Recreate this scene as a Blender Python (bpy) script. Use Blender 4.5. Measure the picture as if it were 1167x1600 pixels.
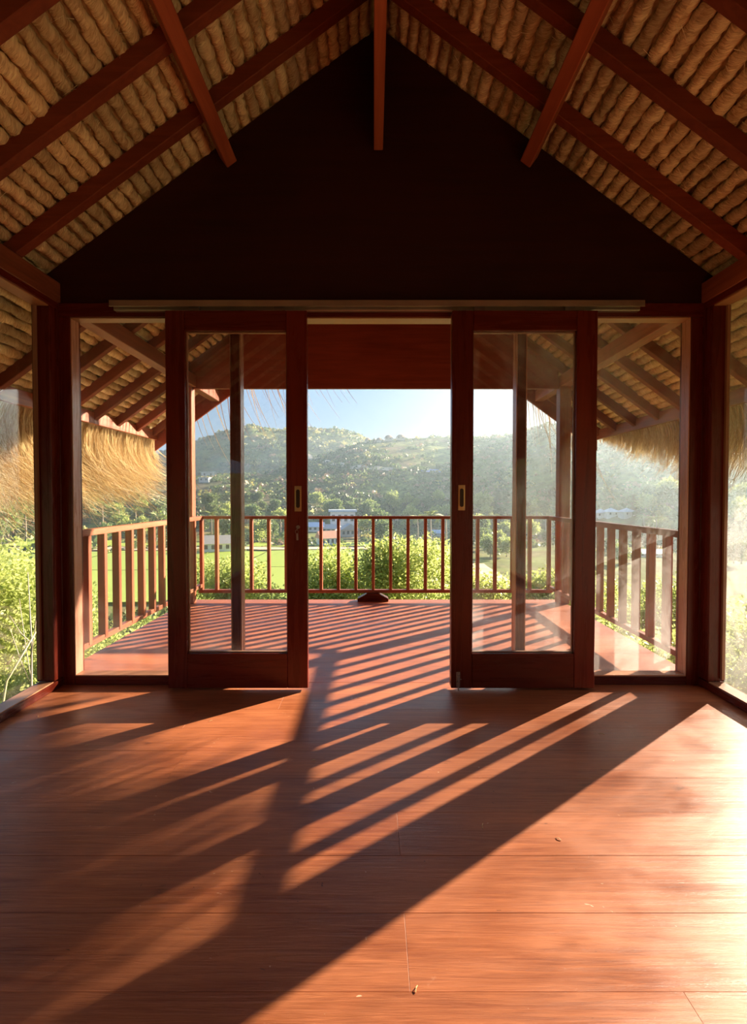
import bpy, math, random
from mathutils import Vector, Matrix, noise as mnoise
import numpy as np

for o in list(bpy.data.objects):
    bpy.data.objects.remove(o)
SC = bpy.context.scene
COL = SC.collection
R = math.radians
rnd = random.Random(11)

# ------------------------------------------------------------------ camera
cd = bpy.data.cameras.new('camera')
cam = bpy.data.objects.new('camera', cd)
COL.objects.link(cam)
cam.location = (0, 0, 1.15)
cam.rotation_euler = (R(90 - 1.194), 0, 0)
cd.sensor_fit = 'HORIZONTAL'
cd.sensor_width = 36.0
cd.lens = 36.0 * 720 / 1167
cd.shift_y = -10 / 1167
cd.clip_start = 0.05
cd.clip_end = 4000
SC.camera = cam

# ------------------------------------------------------------------ sky, sun, exposure
SUN_AZ, SUN_EL = R(53.9), R(18.0)
w = bpy.data.worlds.new('sky')
SC.world = w
w.use_nodes = True
nt = w.node_tree
nt.nodes.clear()
# clear evening sky: pale towards the horizon, bluer overhead, whiter towards the sun's side
tcw = nt.nodes.new('ShaderNodeTexCoord')
sdir = Vector((math.sin(SUN_AZ) * math.cos(SUN_EL), math.cos(SUN_AZ) * math.cos(SUN_EL), math.sin(SUN_EL)))
sep = nt.nodes.new('ShaderNodeSeparateXYZ')
nt.links.new(tcw.outputs['Generated'], sep.inputs[0])
rz = nt.nodes.new('ShaderNodeValToRGB')
els = rz.color_ramp.elements
els[0].position = 0.0; els[0].color = (0.50, 0.70, 0.92, 1)
els[1].position = 0.75; els[1].color = (0.20, 0.40, 0.80, 1)
e_ = els.new(0.22); e_.color = (0.40, 0.63, 0.96, 1)
nt.links.new(sep.outputs['Z'], rz.inputs[0])
dt = nt.nodes.new('ShaderNodeVectorMath'); dt.operation = 'DOT_PRODUCT'
dt.inputs[1].default_value = sdir
nt.links.new(tcw.outputs['Generated'], dt.inputs[0])
rs_ = nt.nodes.new('ShaderNodeMapRange')
rs_.inputs['From Min'].default_value = 0.55; rs_.inputs['From Max'].default_value = 1.0
rs_.interpolation_type = 'SMOOTHSTEP'
nt.links.new(dt.outputs['Value'], rs_.inputs['Value'])
mxs = nt.nodes.new('ShaderNodeMix'); mxs.data_type = 'RGBA'
nt.links.new(rs_.outputs[0], mxs.inputs[0]); nt.links.new(rz.outputs[0], mxs.inputs[6])
mxs.inputs[7].default_value = (1.1, 1.08, 1.02, 1)
bg = nt.nodes.new('ShaderNodeBackground')
bg.inputs['Strength'].default_value = 0.30
wo = nt.nodes.new('ShaderNodeOutputWorld')
nt.links.new(mxs.outputs[2], bg.inputs[0])
nt.links.new(bg.outputs[0], wo.inputs[0])

sl = bpy.data.lights.new('sun', 'SUN')
sl.energy = 9.0
sl.angle = R(0.55)
sl.color = (1.0, 0.83, 0.64)
sun = bpy.data.objects.new('sun', sl)
COL.objects.link(sun)
sun.rotation_euler = sdir.to_track_quat('Z', 'Y').to_euler()
sun.location = (20, 15, 12)

SC.view_settings.view_transform = 'Standard'
SC.view_settings.look = 'None'
SC.view_settings.exposure = 1.7
SC.view_settings.gamma = 1.0
SC.view_settings.use_curve_mapping = False
cy = SC.cycles
cy.max_bounces = 12
cy.diffuse_bounces = 9
cy.glossy_bounces = 3
cy.transmission_bounces = 4
cy.transparent_max_bounces = 16
cy.volume_bounces = 0
cy.caustics_reflective = False
cy.caustics_refractive = False
cy.use_adaptive_sampling = True
cy.adaptive_threshold = 0.02
cy.sample_clamp_indirect = 6.0
cy.use_denoising = True

# ------------------------------------------------------------------ helpers
class NT:
    def __init__(s, mat):
        s.t = mat.node_tree
    def n(s, typ, **kw):
        nd = s.t.nodes.new(typ)
        for k, v in kw.items():
            if k.startswith('i_'):
                nd.inputs[k[2:].replace('_', ' ')].default_value = v
            else:
                setattr(nd, k, v)
        return nd
    def l(s, a, b):
        s.t.links.new(a, b)

def newmat(name):
    m = bpy.data.materials.new(name)
    m.use_nodes = True
    m.node_tree.nodes.clear()
    g = NT(m)
    out = g.n('ShaderNodeOutputMaterial')
    return m, g, out

def ramp(g, fac, stops):
    r = g.n('ShaderNodeValToRGB')
    e = r.color_ramp.elements
    while len(e) < len(stops):
        e.new(0.5)
    for k, (p, c) in enumerate(stops):
        e[k].position = p
        e[k].color = (c[0], c[1], c[2], 1) if hasattr(c, '__len__') else (c, c, c, 1)
    g.l(fac, r.inputs[0])
    return r.outputs[0]

def wood(name, axis, dark, light, rough=0.4, spec=0.4, grain=1.0, bump=0.15, rand=0.25):
    """Stained timber, the grain running along world axis 0, 1 or 2."""
    m, g, out = newmat(name)
    tc = g.n('ShaderNodeTexCoord')
    oi = g.n('ShaderNodeObjectInfo')
    off = g.n('ShaderNodeVectorMath', operation='SCALE')
    off.inputs[0].default_value = (7.3, 5.1, 9.7)
    g.l(oi.outputs['Random'], off.inputs['Scale'])
    add = g.n('ShaderNodeVectorMath', operation='ADD')
    g.l(tc.outputs['Object'], add.inputs[0]); g.l(off.outputs[0], add.inputs[1])
    sc = [26 * grain] * 3
    sc[axis] = 1.6 * grain
    mp = g.n('ShaderNodeMapping')
    mp.inputs['Scale'].default_value = sc
    g.l(add.outputs[0], mp.inputs[0])
    n1 = g.n('ShaderNodeTexNoise'); n1.inputs['Scale'].default_value = 1.0; n1.inputs['Detail'].default_value = 6; n1.inputs['Roughness'].default_value = 0.65; n1.inputs['Distortion'].default_value = 0.8
    g.l(mp.outputs[0], n1.inputs['Vector'])
    n2 = g.n('ShaderNodeTexNoise'); n2.inputs['Scale'].default_value = 1.7; n2.inputs['Detail'].default_value = 3
    g.l(add.outputs[0], n2.inputs['Vector'])
    mixf = g.n('ShaderNodeMath', operation='MULTIPLY_ADD'); mixf.inputs[1].default_value = 0.7
    g.l(n1.outputs[0], mixf.inputs[0])
    m2 = g.n('ShaderNodeMath', operation='MULTIPLY'); m2.inputs[1].default_value = 0.35
    g.l(n2.outputs[0], m2.inputs[0]); g.l(m2.outputs[0], mixf.inputs[2])
    c = ramp(g, mixf.outputs[0], [(0.33, dark), (0.72, light)])
    hv = g.n('ShaderNodeHueSaturation')
    mr = g.n('ShaderNodeMapRange'); mr.inputs['To Min'].default_value = 1 - rand; mr.inputs['To Max'].default_value = 1 + rand
    g.l(oi.outputs['Random'], mr.inputs['Value']); g.l(mr.outputs[0], hv.inputs['Value']); g.l(c, hv.inputs['Color'])
    b = g.n('ShaderNodeBsdfPrincipled')
    b.inputs['Specular IOR Level'].default_value = spec
    g.l(hv.outputs[0], b.inputs['Base Color'])
    rr = g.n('ShaderNodeMapRange'); rr.inputs['To Min'].default_value = rough - 0.08; rr.inputs['To Max'].default_value = rough + 0.12
    g.l(n1.outputs[0], rr.inputs['Value']); g.l(rr.outputs[0], b.inputs['Roughness'])
    bp = g.n('ShaderNodeBump'); bp.inputs['Strength'].default_value = bump; bp.inputs['Distance'].default_value = 0.002
    g.l(n1.outputs[0], bp.inputs['Height']); g.l(bp.outputs[0], b.inputs['Normal'])
    g.l(b.outputs[0], out.inputs[0])
    return m

def plain(name, color, rough=0.5, metal=0.0, spec=0.4, var=0.0, scale=5.0):
    m, g, out = newmat(name)
    b = g.n('ShaderNodeBsdfPrincipled')
    b.inputs['Roughness'].default_value = rough
    b.inputs['Metallic'].default_value = metal
    b.inputs['Specular IOR Level'].default_value = spec
    tc = g.n('ShaderNodeTexCoord')
    n = g.n('ShaderNodeTexNoise'); n.inputs['Scale'].default_value = scale; n.inputs['Detail'].default_value = 4
    g.l(tc.outputs['Object'], n.inputs['Vector'])
    v = 0.15 + var
    c = ramp(g, n.outputs[0], [(0.3, [x * (1 - v) for x in color]), (0.7, [min(1, x * (1 + v)) for x in color])])
    g.l(c, b.inputs['Base Color'])
    g.l(b.outputs[0], out.inputs[0])
    return m

def lerp_tab(tab, x):
    if x <= tab[0][0]: return tab[0][1]
    for (a, va), (b, vb) in zip(tab[:-1], tab[1:]):
        if x <= b: return va + (vb - va) * (x - a) / (b - a)
    return tab[-1][1]

class MB:
    """Collects shapes, then links them as ONE mesh object."""
    def __init__(s):
        s.v = []; s.f = []; s.mi = []; s.cur = 0; s.uv = None
    def add(s, vs, fs):
        o = len(s.v)
        s.v.extend([tuple(p) for p in vs])
        for f in fs:
            s.f.append(tuple(i + o for i in f)); s.mi.append(s.cur)
        return s
    def box(s, x0, x1, y0, y1, z0, z1):
        vs = [(x, y, z) for x in (x0, x1) for y in (y0, y1) for z in (z0, z1)]
        return s.add(vs, [(0, 1, 3, 2), (4, 6, 7, 5), (0, 4, 5, 1), (2, 3, 7, 6), (0, 2, 6, 4), (1, 5, 7, 3)])
    def bar(s, a, b, up, w, h):
        """rectangular bar from a to b; w across, h along 'up'"""
        a = Vector(a); b = Vector(b); d = (b - a).normalized()
        up = Vector(up); up = (up - d * up.dot(d)).normalized(); sd = d.cross(up)
        vs = [p + sd * (i * w / 2) + up * (j * h / 2) for p in (a, b) for i, j in ((-1, -1), (1, -1), (1, 1), (-1, 1))]
        return s.add(vs, [(0, 1, 2, 3), (7, 6, 5, 4), (0, 4, 5, 1), (1, 5, 6, 2), (2, 6, 7, 3), (3, 7, 4, 0)])
    def prism(s, poly, p, ext, ax):
        """poly of (u, v) pairs placed by ax=(U,V) at origin p, extruded by ext"""
        U, V = Vector(ax[0]), Vector(ax[1]); p = Vector(p); e = Vector(ext); n = len(poly)
        a = [p + U * u + V * v for u, v in poly]
        vs = a + [q + e for q in a]
        fs = [tuple(range(n)), tuple(range(2 * n - 1, n - 1, -1))]
        fs += [(i, i + n, (i + 1) % n + n, (i + 1) % n) for i in range(n)]
        return s.add(vs, fs)
    def tube(s, pts, r, n=6, cap=True):
        pts = [Vector(p) for p in pts]; k = len(pts); vs = []; fs = []
        for i, p in enumerate(pts):
            d = (pts[min(i + 1, k - 1)] - pts[max(i - 1, 0)]).normalized()
            a = d.orthogonal().normalized() if i == 0 else (a - d * a.dot(d)).normalized()
            b = d.cross(a); rr = r[i] if hasattr(r, '__len__') else r
            for j in range(n):
                t = 2 * math.pi * j / n
                vs.append(p + (a * math.cos(t) + b * math.sin(t)) * rr)
        for i in range(k - 1):
            for j in range(n):
                fs.append((i * n + j, i * n + (j + 1) % n, (i + 1) * n + (j + 1) % n, (i + 1) * n + j))
        if cap:
            fs.append(tuple(range(n - 1, -1, -1))); fs.append(tuple((k - 1) * n + j for j in range(n)))
        return s.add(vs, fs)
    def mesh(s, name, mats, smooth=False):
        me = bpy.data.meshes.new(name)
        me.from_pydata(s.v, [], s.f)
        for m in (mats if isinstance(mats, (list, tuple)) else [mats]):
            me.materials.append(m)
        if any(s.mi):
            me.polygons.foreach_set('material_index', s.mi)
        if smooth:
            me.polygons.foreach_set('use_smooth', [True] * len(s.f))
        me.update()
        return me
    def build(s, name, mats, parent=None, bevel=0.0, smooth=False, kind=None, fix=True):
        me = s.mesh(name, mats, smooth)
        return link(name, me, parent, bevel=bevel, kind=kind)

def link(name, data, parent=None, loc=None, bevel=0.0, kind=None):
    o = bpy.data.objects.new(name, data)
    COL.objects.link(o)
    if parent is not None:
        o.parent = parent
    if loc is not None:
        o.location = loc
    if bevel:
        md = o.modifiers.new('edge', 'BEVEL'); md.width = bevel; md.segments = 1; md.limit_method = 'ANGLE'
    if kind:
        o['kind'] = kind
    return o

def tag(o, label, cat, group=None, kind=None):
    o['label'] = label; o['category'] = cat
    if group: o['group'] = group
    if kind: o['kind'] = kind
    return o

def empty(name, loc=(0, 0, 0), parent=None):
    o = bpy.data.objects.new(name, None)
    COL.objects.link(o); o.location = loc
    o.empty_display_size = 0.1
    if parent: o.parent = parent
    return o

# ------------------------------------------------------------------ timber and other materials
RED_D, RED_L = (0.15, 0.040, 0.019), (0.38, 0.120, 0.060)
WX = wood('timber_grain_x', 0, RED_D, RED_L, 0.36)
WY = wood('timber_grain_y', 1, RED_D, RED_L, 0.36)
WZ = wood('timber_grain_z', 2, RED_D, RED_L, 0.36)
RAFT = wood('rafter_timber', 0, (0.12, 0.024, 0.010), (0.23, 0.052, 0.022), 0.6, 0.25)
RAFTY = wood('purlin_timber', 1, (0.24, 0.050, 0.022), (0.42, 0.105, 0.046), 0.55, 0.25)
DOORX = wood('dark_mahogany_x', 0, (0.058, 0.006, 0.003), (0.125, 0.016, 0.006), 0.26, 0.25)
DOORY = wood('dark_mahogany_y', 1, (0.058, 0.006, 0.003), (0.125, 0.016, 0.006), 0.26, 0.25)
DOORZ = wood('dark_mahogany_z', 2, (0.058, 0.006, 0.003), (0.125, 0.016, 0.006), 0.26, 0.25)
DARK = wood('shade_dark_board', 0, (0.022, 0.005, 0.003), (0.045, 0.009, 0.005), 0.6, 0.2)  # the gable's black look from shade and contrast is put into this colour
DARK2 = wood('dark_red_board', 0, (0.15, 0.022, 0.010), (0.26, 0.042, 0.020), 0.5, 0.25)
LITX = wood('lit_timber_x', 0, (0.26, 0.11, 0.055), (0.46, 0.23, 0.12), 0.35, 0.4)  # paler copies of the frame timber, standing in for light on its faces
LITY = wood('lit_timber_y', 1, (0.26, 0.11, 0.055), (0.46, 0.23, 0.12), 0.35, 0.4)
BEADM = wood('pale_glazing_bead', 2, (0.20, 0.10, 0.06), (0.33, 0.17, 0.10), 0.5, 0.3)
ALU = plain('track_metal', (0.42, 0.36, 0.30), 0.35, 0.8)
BRASS = plain('aged_brass', (0.42, 0.29, 0.13), 0.4, 0.7)
CUP = plain('dark_recess', (0.03, 0.02, 0.012), 0.6)
STEEL = plain('dull_steel', (0.30, 0.28, 0.26), 0.35, 0.9)
STRAW_CHIP = plain('straw_chip', (0.62, 0.46, 0.22), 0.6)

def floor_material(name, dark, light, rough):
    m, g, out = newmat(name)
    tc = g.n('ShaderNodeTexCoord'); oi = g.n('ShaderNodeObjectInfo')
    geo = g.n('ShaderNodeNewGeometry')
    off = g.n('ShaderNodeVectorMath', operation='SCALE'); off.inputs[0].default_value = (13.1, 0.4, 3.0)
    g.l(oi.outputs['Random'], off.inputs['Scale'])
    add = g.n('ShaderNodeVectorMath', operation='ADD')
    g.l(geo.outputs['Position'], add.inputs[0]); g.l(off.outputs[0], add.inputs[1])
    def nz(scale, detail, rgh=0.6, src=None, dist=0.0, vs=(1, 1, 1)):
        mp = g.n('ShaderNodeMapping'); mp.inputs['Scale'].default_value = vs
        g.l(src or add.outputs[0], mp.inputs[0])
        n = g.n('ShaderNodeTexNoise'); n.inputs['Scale'].default_value = scale; n.inputs['Detail'].default_value = detail
        n.inputs['Roughness'].default_value = rgh; n.inputs['Distortion'].default_value = dist
        g.l(mp.outputs[0], n.inputs['Vector'])
        return n.outputs[0]
    grain = nz(1.0, 7, 0.68, None, 1.2, (2.2, 42, 1))
    broad = nz(1.6, 4, 0.55, geo.outputs['Position'], 0.5, (1, 2.2, 1))
    fine = nz(1.0, 5, 0.7, None, 0.3, (9, 210, 1))
    scuff = nz(3.2, 8, 0.72, geo.outputs['Position'], 1.5, (1, 1.5, 1))
    a = g.n('ShaderNodeMath', operation='MULTIPLY_ADD'); a.inputs[1].default_value = 0.5
    b_ = g.n('ShaderNodeMath', operation='MULTIPLY'); b_.inputs[1].default_value = 0.5
    g.l(broad, b_.inputs[0]); g.l(grain, a.inputs[0]); g.l(b_.outputs[0], a.inputs[2])
    mid = [(x + y) / 2 for x, y in zip(dark, light)]
    fib = nz(1.0, 8, 0.75, None, 0.6, (5.0, 130, 1))
    f2 = g.n('ShaderNodeMath', operation='MULTIPLY_ADD'); f2.inputs[1].default_value = 0.42; f2.inputs[2].default_value = -0.21
    g.l(fib, f2.inputs[0])
    a2 = g.n('ShaderNodeMath', operation='ADD'); g.l(a.outputs[0], a2.inputs[0]); g.l(f2.outputs[0], a2.inputs[1])
    c = ramp(g, a2.outputs[0], [(0.32, dark), (0.5, mid), (0.70, light)])
    hv = g.n('ShaderNodeHueSaturation')
    mr = g.n('ShaderNodeMapRange'); mr.inputs['To Min'].default_value = 0.95; mr.inputs['To Max'].default_value = 1.05
    g.l(oi.outputs['Random'], mr.inputs['Value']); g.l(mr.outputs[0], hv.inputs['Value']); g.l(c, hv.inputs['Color'])
    # dark knots and stains
    kn = nz(2.6, 6, 0.6, None, 0.8, (1, 3.2, 1))
    kf = ramp(g, kn, [(0.665, 0.0), (0.74, 0.55)])
    mk = g.n('ShaderNodeMix', data_type='RGBA')
    g.l(kf, mk.inputs[0]); g.l(hv.outputs[0], mk.inputs[6]); mk.inputs[7].default_value = (0.05, 0.016, 0.009, 1)
    # worn pale scuffs
    sf = ramp(g, scuff, [(0.64, 0.0), (0.76, 0.45)])
    ms = g.n('ShaderNodeMix', data_type='RGBA')
    g.l(sf, ms.inputs[0]); g.l(mk.outputs[2], ms.inputs[6]); ms.inputs[7].default_value = (0.66, 0.42, 0.28, 1)
    # small nicks and pits: pale chips and dark holes
    nick = nz(1.0, 3, 0.5, geo.outputs['Position'], 2.0, (17, 30, 1))
    nf = ramp(g, nick, [(0.735, 0.0), (0.77, 0.8)])
    mn = g.n('ShaderNodeMix', data_type='RGBA')
    g.l(nf, mn.inputs[0]); g.l(ms.outputs[2], mn.inputs[6]); mn.inputs[7].default_value = (0.74, 0.55, 0.38, 1)
    df = ramp(g, nick, [(0.235, 0.75), (0.262, 0.0)])
    md = g.n('ShaderNodeMix', data_type='RGBA')
    g.l(df, md.inputs[0]); g.l(mn.outputs[2], md.inputs[6]); md.inputs[7].default_value = (0.045, 0.018, 0.010, 1)
    ms = md
    p = g.n('ShaderNodeBsdfPrincipled'); p.inputs['Specular IOR Level'].default_value = 0.5
    g.l(ms.outputs[2], p.inputs['Base Color'])
    rr = g.n('ShaderNodeMapRange'); rr.inputs['From Min'].default_value = 0.3; rr.inputs['From Max'].default_value = 0.7
    rr.inputs['To Min'].default_value = rough - 0.10; rr.inputs['To Max'].default_value = rough + 0.14
    g.l(broad, rr.inputs['Value']); g.l(rr.outputs[0], p.inputs['Roughness'])
    hsum = g.n('ShaderNodeMath', operation='MULTIPLY_ADD'); hsum.inputs[1].default_value = 0.5
    g.l(fine, hsum.inputs[0]); g.l(grain, hsum.inputs[2])
    bp = g.n('ShaderNodeBump'); bp.inputs['Strength'].default_value = 0.5; bp.inputs['Distance'].default_value = 0.0025
    g.l(hsum.outputs[0], bp.inputs['Height']); g.l(bp.outputs[0], p.inputs['Normal'])
    g.l(p.outputs[0], out.inputs[0])
    return m
FLOOR = floor_material('varnished_floor_planks', (0.20, 0.052, 0.020), (0.50, 0.175, 0.068), 0.38)
DECK = floor_material('varnished_deck_planks', (0.22, 0.060, 0.026), (0.46, 0.155, 0.070), 0.40)

def glass_material(name, dust_lo, dust_hi, scale, seed):
    m, g, out = newmat(name)
    geo = g.n('ShaderNodeNewGeometry')
    ior = g.n('ShaderNodeMapRange'); ior.inputs['To Min'].default_value = 1.5; ior.inputs['To Max'].default_value = 1 / 1.5
    g.l(geo.outputs['Backfacing'], ior.inputs['Value'])
    fr = g.n('ShaderNodeFresnel'); g.l(ior.outputs[0], fr.inputs['IOR'])
    tr = g.n('ShaderNodeBsdfTransparent'); tr.inputs[0].default_value = (0.985, 0.99, 0.985, 1)
    gl = g.n('ShaderNodeBsdfGlossy'); gl.inputs['Roughness'].default_value = 0.0
    mx = g.n('ShaderNodeMixShader')
    g.l(fr.outputs[0], mx.inputs[0]); g.l(tr.outputs[0], mx.inputs[1]); g.l(gl.outputs[0], mx.inputs[2])
    mp = g.n('ShaderNodeMapping'); mp.inputs['Location'].default_value = (seed, seed * 2, seed * 3); mp.inputs['Scale'].default_value = (1, 1, 0.8)
    g.l(geo.outputs['Position'], mp.inputs[0])
    n = g.n('ShaderNodeTexNoise'); n.inputs['Scale'].default_value = scale; n.inputs['Detail'].default_value = 10; n.inputs['Roughness'].default_value = 0.68; n.inputs['Distortion'].default_value = 1.4
    g.l(mp.outputs[0], n.inputs['Vector'])
    n2 = g.n('ShaderNodeTexNoise'); n2.inputs['Scale'].default_value = 1.3; n2.inputs['Detail'].default_value = 2
    g.l(mp.outputs[0], n2.inputs['Vector'])
    mu = g.n('ShaderNodeMath', operation='MULTIPLY'); g.l(n.outputs[0], mu.inputs[0]); g.l(n2.outputs[0], mu.inputs[1])
    f = g.n('ShaderNodeMapRange'); f.inputs['From Min'].default_value = 0.18; f.inputs['From Max'].default_value = 0.40
    f.inputs['To Min'].default_value = dust_lo; f.inputs['To Max'].default_value = dust_hi
    g.l(mu.outputs[0], f.inputs['Value'])
    df = g.n('ShaderNodeBsdfDiffuse'); df.inputs[0].default_value = (0.75, 0.74, 0.72, 1)
    tl = g.n('ShaderNodeBsdfTranslucent'); tl.inputs[0].default_value = (0.75, 0.74, 0.72, 1)
    dm = g.n('ShaderNodeMixShader'); dm.inputs[0].default_value = 0.6
    g.l(df.outputs[0], dm.inputs[1]); g.l(tl.outputs[0], dm.inputs[2])
    fin = g.n('ShaderNodeMixShader')
    g.l(f.outputs[0], fin.inputs[0]); g.l(mx.outputs[0], fin.inputs[1]); g.l(dm.outputs[0], fin.inputs[2])
    g.l(fin.outputs[0], out.inputs[0])
    return m
GL_CLEAN = glass_material('dusty_glass_clear', 0.004, 0.035, 5.0, 1.0)
GL_DIRTY = glass_material('dusty_glass_smeared', 0.016, 0.22, 4.0, 5.0)

def thatch_material(name, dark, light):
    m, g, out = newmat(name)
    uv = g.n('ShaderNodeUVMap'); oi = g.n('ShaderNodeObjectInfo')
    off = g.n('ShaderNodeVectorMath', operation='SCALE'); off.inputs[0].default_value = (5.0, 2.0, 0.0)
    g.l(oi.outputs['Random'], off.inputs['Scale'])
    add = g.n('ShaderNodeVectorMath', operation='ADD'); g.l(uv.outputs[0], add.inputs[0]); g.l(off.outputs[0], add.inputs[1])
    mp = g.n('ShaderNodeMapping'); mp.inputs['Scale'].default_value = (190, 16, 1); mp.inputs['Rotation'].default_value = (0, 0, 0.0)
    g.l(add.outputs[0], mp.inputs[0])
    n = g.n('ShaderNodeTexNoise'); n.inputs['Scale'].default_value = 1.0; n.inputs['Detail'].default_value = 4; n.inputs['Distortion'].default_value = 1.0
    g.l(mp.outputs[0], n.inputs['Vector'])
    n2 = g.n('ShaderNodeTexNoise'); n2.inputs['Scale'].default_value = 9.0; n2.inputs['Detail'].default_value = 3
    g.l(add.outputs[0], n2.inputs['Vector'])
    a = g.n('ShaderNodeMath', operation='MULTIPLY_ADD'); a.inputs[1].default_value = 0.6
    b_ = g.n('ShaderNodeMath', operation='MULTIPLY'); b_.inputs[1].default_value = 0.4
    g.l(n2.outputs[0], b_.inputs[0]); g.l(n.outputs[0], a.inputs[0]); g.l(b_.outputs[0], a.inputs[2])
    c = ramp(g, a.outputs[0], [(0.32, dark), (0.62, light)])
    hv = g.n('ShaderNodeHueSaturation')
    mr = g.n('ShaderNodeMapRange'); mr.inputs['To Min'].default_value = 0.62; mr.inputs['To Max'].default_value = 1.15
    g.l(oi.outputs['Random'], mr.inputs['Value']); g.l(mr.outputs[0], hv.inputs['Value']); g.l(c, hv.inputs['Color'])
    p = g.n('ShaderNodeBsdfPrincipled'); p.inputs['Roughness'].default_value = 0.75; p.inputs['Specular IOR Level'].default_value = 0.2
    g.l(hv.outputs[0], p.inputs['Base Color'])
    bp = g.n('ShaderNodeBump'); bp.inputs['Strength'].default_value = 1.0; bp.inputs['Distance'].default_value = 0.006
    g.l(n.outputs[0], bp.inputs['Height']); g.l(bp.outputs[0], p.inputs['Normal'])
    g.l(p.outputs[0], out.inputs[0])
    return m
THATCH = thatch_material('dry_thatch', (0.42, 0.23, 0.10), (0.98, 0.79, 0.50))

def straw_material(name, c0, c1):
    m, g, out = newmat(name)
    geo = g.n('ShaderNodeNewGeometry')
    c = ramp(g, geo.outputs['Random Per Island'], [(0.0, c0), (1.0, c1)])
    d = g.n('ShaderNodeBsdfPrincipled'); d.inputs['Roughness'].default_value = 0.5; d.inputs['Specular IOR Level'].default_value = 0.3
    t = g.n('ShaderNodeBsdfTranslucent')
    g.l(c, d.inputs['Base Color']); g.l(c, t.inputs[0])
    mx = g.n('ShaderNodeMixShader'); mx.inputs[0].default_value = 0.25
    g.l(d.outputs[0], mx.inputs[1]); g.l(t.outputs[0], mx.inputs[2]); g.l(mx.outputs[0], out.inputs[0])
    return m
STRAW = straw_material('golden_straw', (0.52, 0.36, 0.18), (0.98, 0.93, 0.74))

def leaf_material(name, c0, c1, trans=0.4):
    m, g, out = newmat(name)
    geo = g.n('ShaderNodeNewGeometry'); oi = g.n('ShaderNodeObjectInfo')
    ad = g.n('ShaderNodeMath', operation='MULTIPLY_ADD'); ad.inputs[1].default_value = 0.7
    mu = g.n('ShaderNodeMath', operation='MULTIPLY'); mu.inputs[1].default_value = 0.3
    g.l(oi.outputs['Random'], mu.inputs[0]); g.l(geo.outputs['Random Per Island'], ad.inputs[0]); g.l(mu.outputs[0], ad.inputs[2])
    c = ramp(g, ad.outputs[0], [(0.0, c0), (1.0, c1)])
    d = g.n('ShaderNodeBsdfPrincipled'); d.inputs['Roughness'].default_value = 0.45; d.inputs['Specular IOR Level'].default_value = 0.35
    t = g.n('ShaderNodeBsdfTranslucent')
    g.l(c, d.inputs['Base Color']); g.l(c, t.inputs[0])
    mx = g.n('ShaderNodeMixShader'); mx.inputs[0].default_value = trans
    g.l(d.outputs[0], mx.inputs[1]); g.l(t.outputs[0], mx.inputs[2]); g.l(mx.outputs[0], out.inputs[0])
    return m
LEAF_Y = leaf_material('yellow_green_leaves', (0.27, 0.36, 0.07), (0.60, 0.64, 0.23), 0.5)
LEAF_G = leaf_material('green_leaves', (0.18, 0.27, 0.06), (0.44, 0.50, 0.16), 0.5)
LEAF_D = leaf_material('deep_green_leaves', (0.08, 0.15, 0.05), (0.24, 0.31, 0.11))
BARK = plain('grey_bark', (0.30, 0.25, 0.19), 0.8, var=0.2, scale=12)

# ------------------------------------------------------------------ levels
C = 0.03                       # roof centre line
M = 0.73                       # roof slope
XL, XR = -1.885, 1.975         # inner faces of the side walls
YF, YF2 = 2.78, 2.88           # front wall, inner and outer face
YB = -4.6                      # unseen back wall, set further back for more bounced sun
Y_END = 5.72                   # roof end over the deck
ZR = 3.85                      # rafter underside at the ridge
COSR = 1 / math.sqrt(1 + M * M); SINR = M * COSR
def zr(x, z0=ZR): return z0 - M * abs(x - C)

# ------------------------------------------------------------------ floor of planks
flo = empty('floor'); flo['kind'] = 'structure'
tag(flo, 'varnished red brown plank floor inside the room', 'floor')
under = MB().box(XL - 0.1, XR + 0.1, YB, YF2 - 0.06, -0.06, -0.021).build('subfloor', DARK, flo)
def planks(parent, mat, x0, x1, y0, y1, wid, seed, joints):
    rr = random.Random(seed); y = y0; meshes = {}; i = 0
    while y < y1 - 0.01:
        w_ = min(wid, y1 - y)
        if y1 - (y + w_) < 0.06: w_ = y1 - y
        js = joints(i, rr, y)
        xs = [x0] + js + [x1]
        for a, b in zip(xs[:-1], xs[1:]):
            key = (round(b - a, 3), round(w_, 3))
            if key not in meshes:
                L, W, c = (b - a) / 2 - 0.0002, w_ / 2 - 0.0002, 0.0006
                vs = [(-L, -W, -0.02), (L, -W, -0.02), (L, W, -0.02), (-L, W, -0.02), (-L, -W, -c), (L, -W, -c), (L, W, -c), (-L, W, -c),
                      (-L + c, -W + c, 0), (L - c, -W + c, 0), (L - c, W - c, 0), (-L + c, W - c, 0)]
                fs = [(3, 2, 1, 0), (8, 9, 10, 11)] + [(k, (k + 1) % 4, (k + 1) % 4 + 4, k + 4) for k in range(4)] + [(k + 4, (k + 1) % 4 + 4, (k + 1) % 4 + 8, k + 8) for k in range(4)]
                meshes[key] = MB().add(vs, fs).mesh('plank', mat)
            link('plank', meshes[key], parent, ((a + b) / 2, y + w_ / 2, rr.uniform(-0.0004, 0.0004)))
        y += w_; i += 1
ROWS = []
def fj(i, rr, y):
    if abs(y - (1.45)) < 0.06 or abs(y - 1.05) < 0.06: return [0.085]
    return [[], [rr.uniform(-1.2, -0.5)], [rr.uniform(0.6, 1.3)]][rr.choice((0, 0, 1, 2))]
planks(flo, FLOOR, XL - 0.1, XR + 0.1, -4.625, 2.82, 0.2025, 5, fj)

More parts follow.
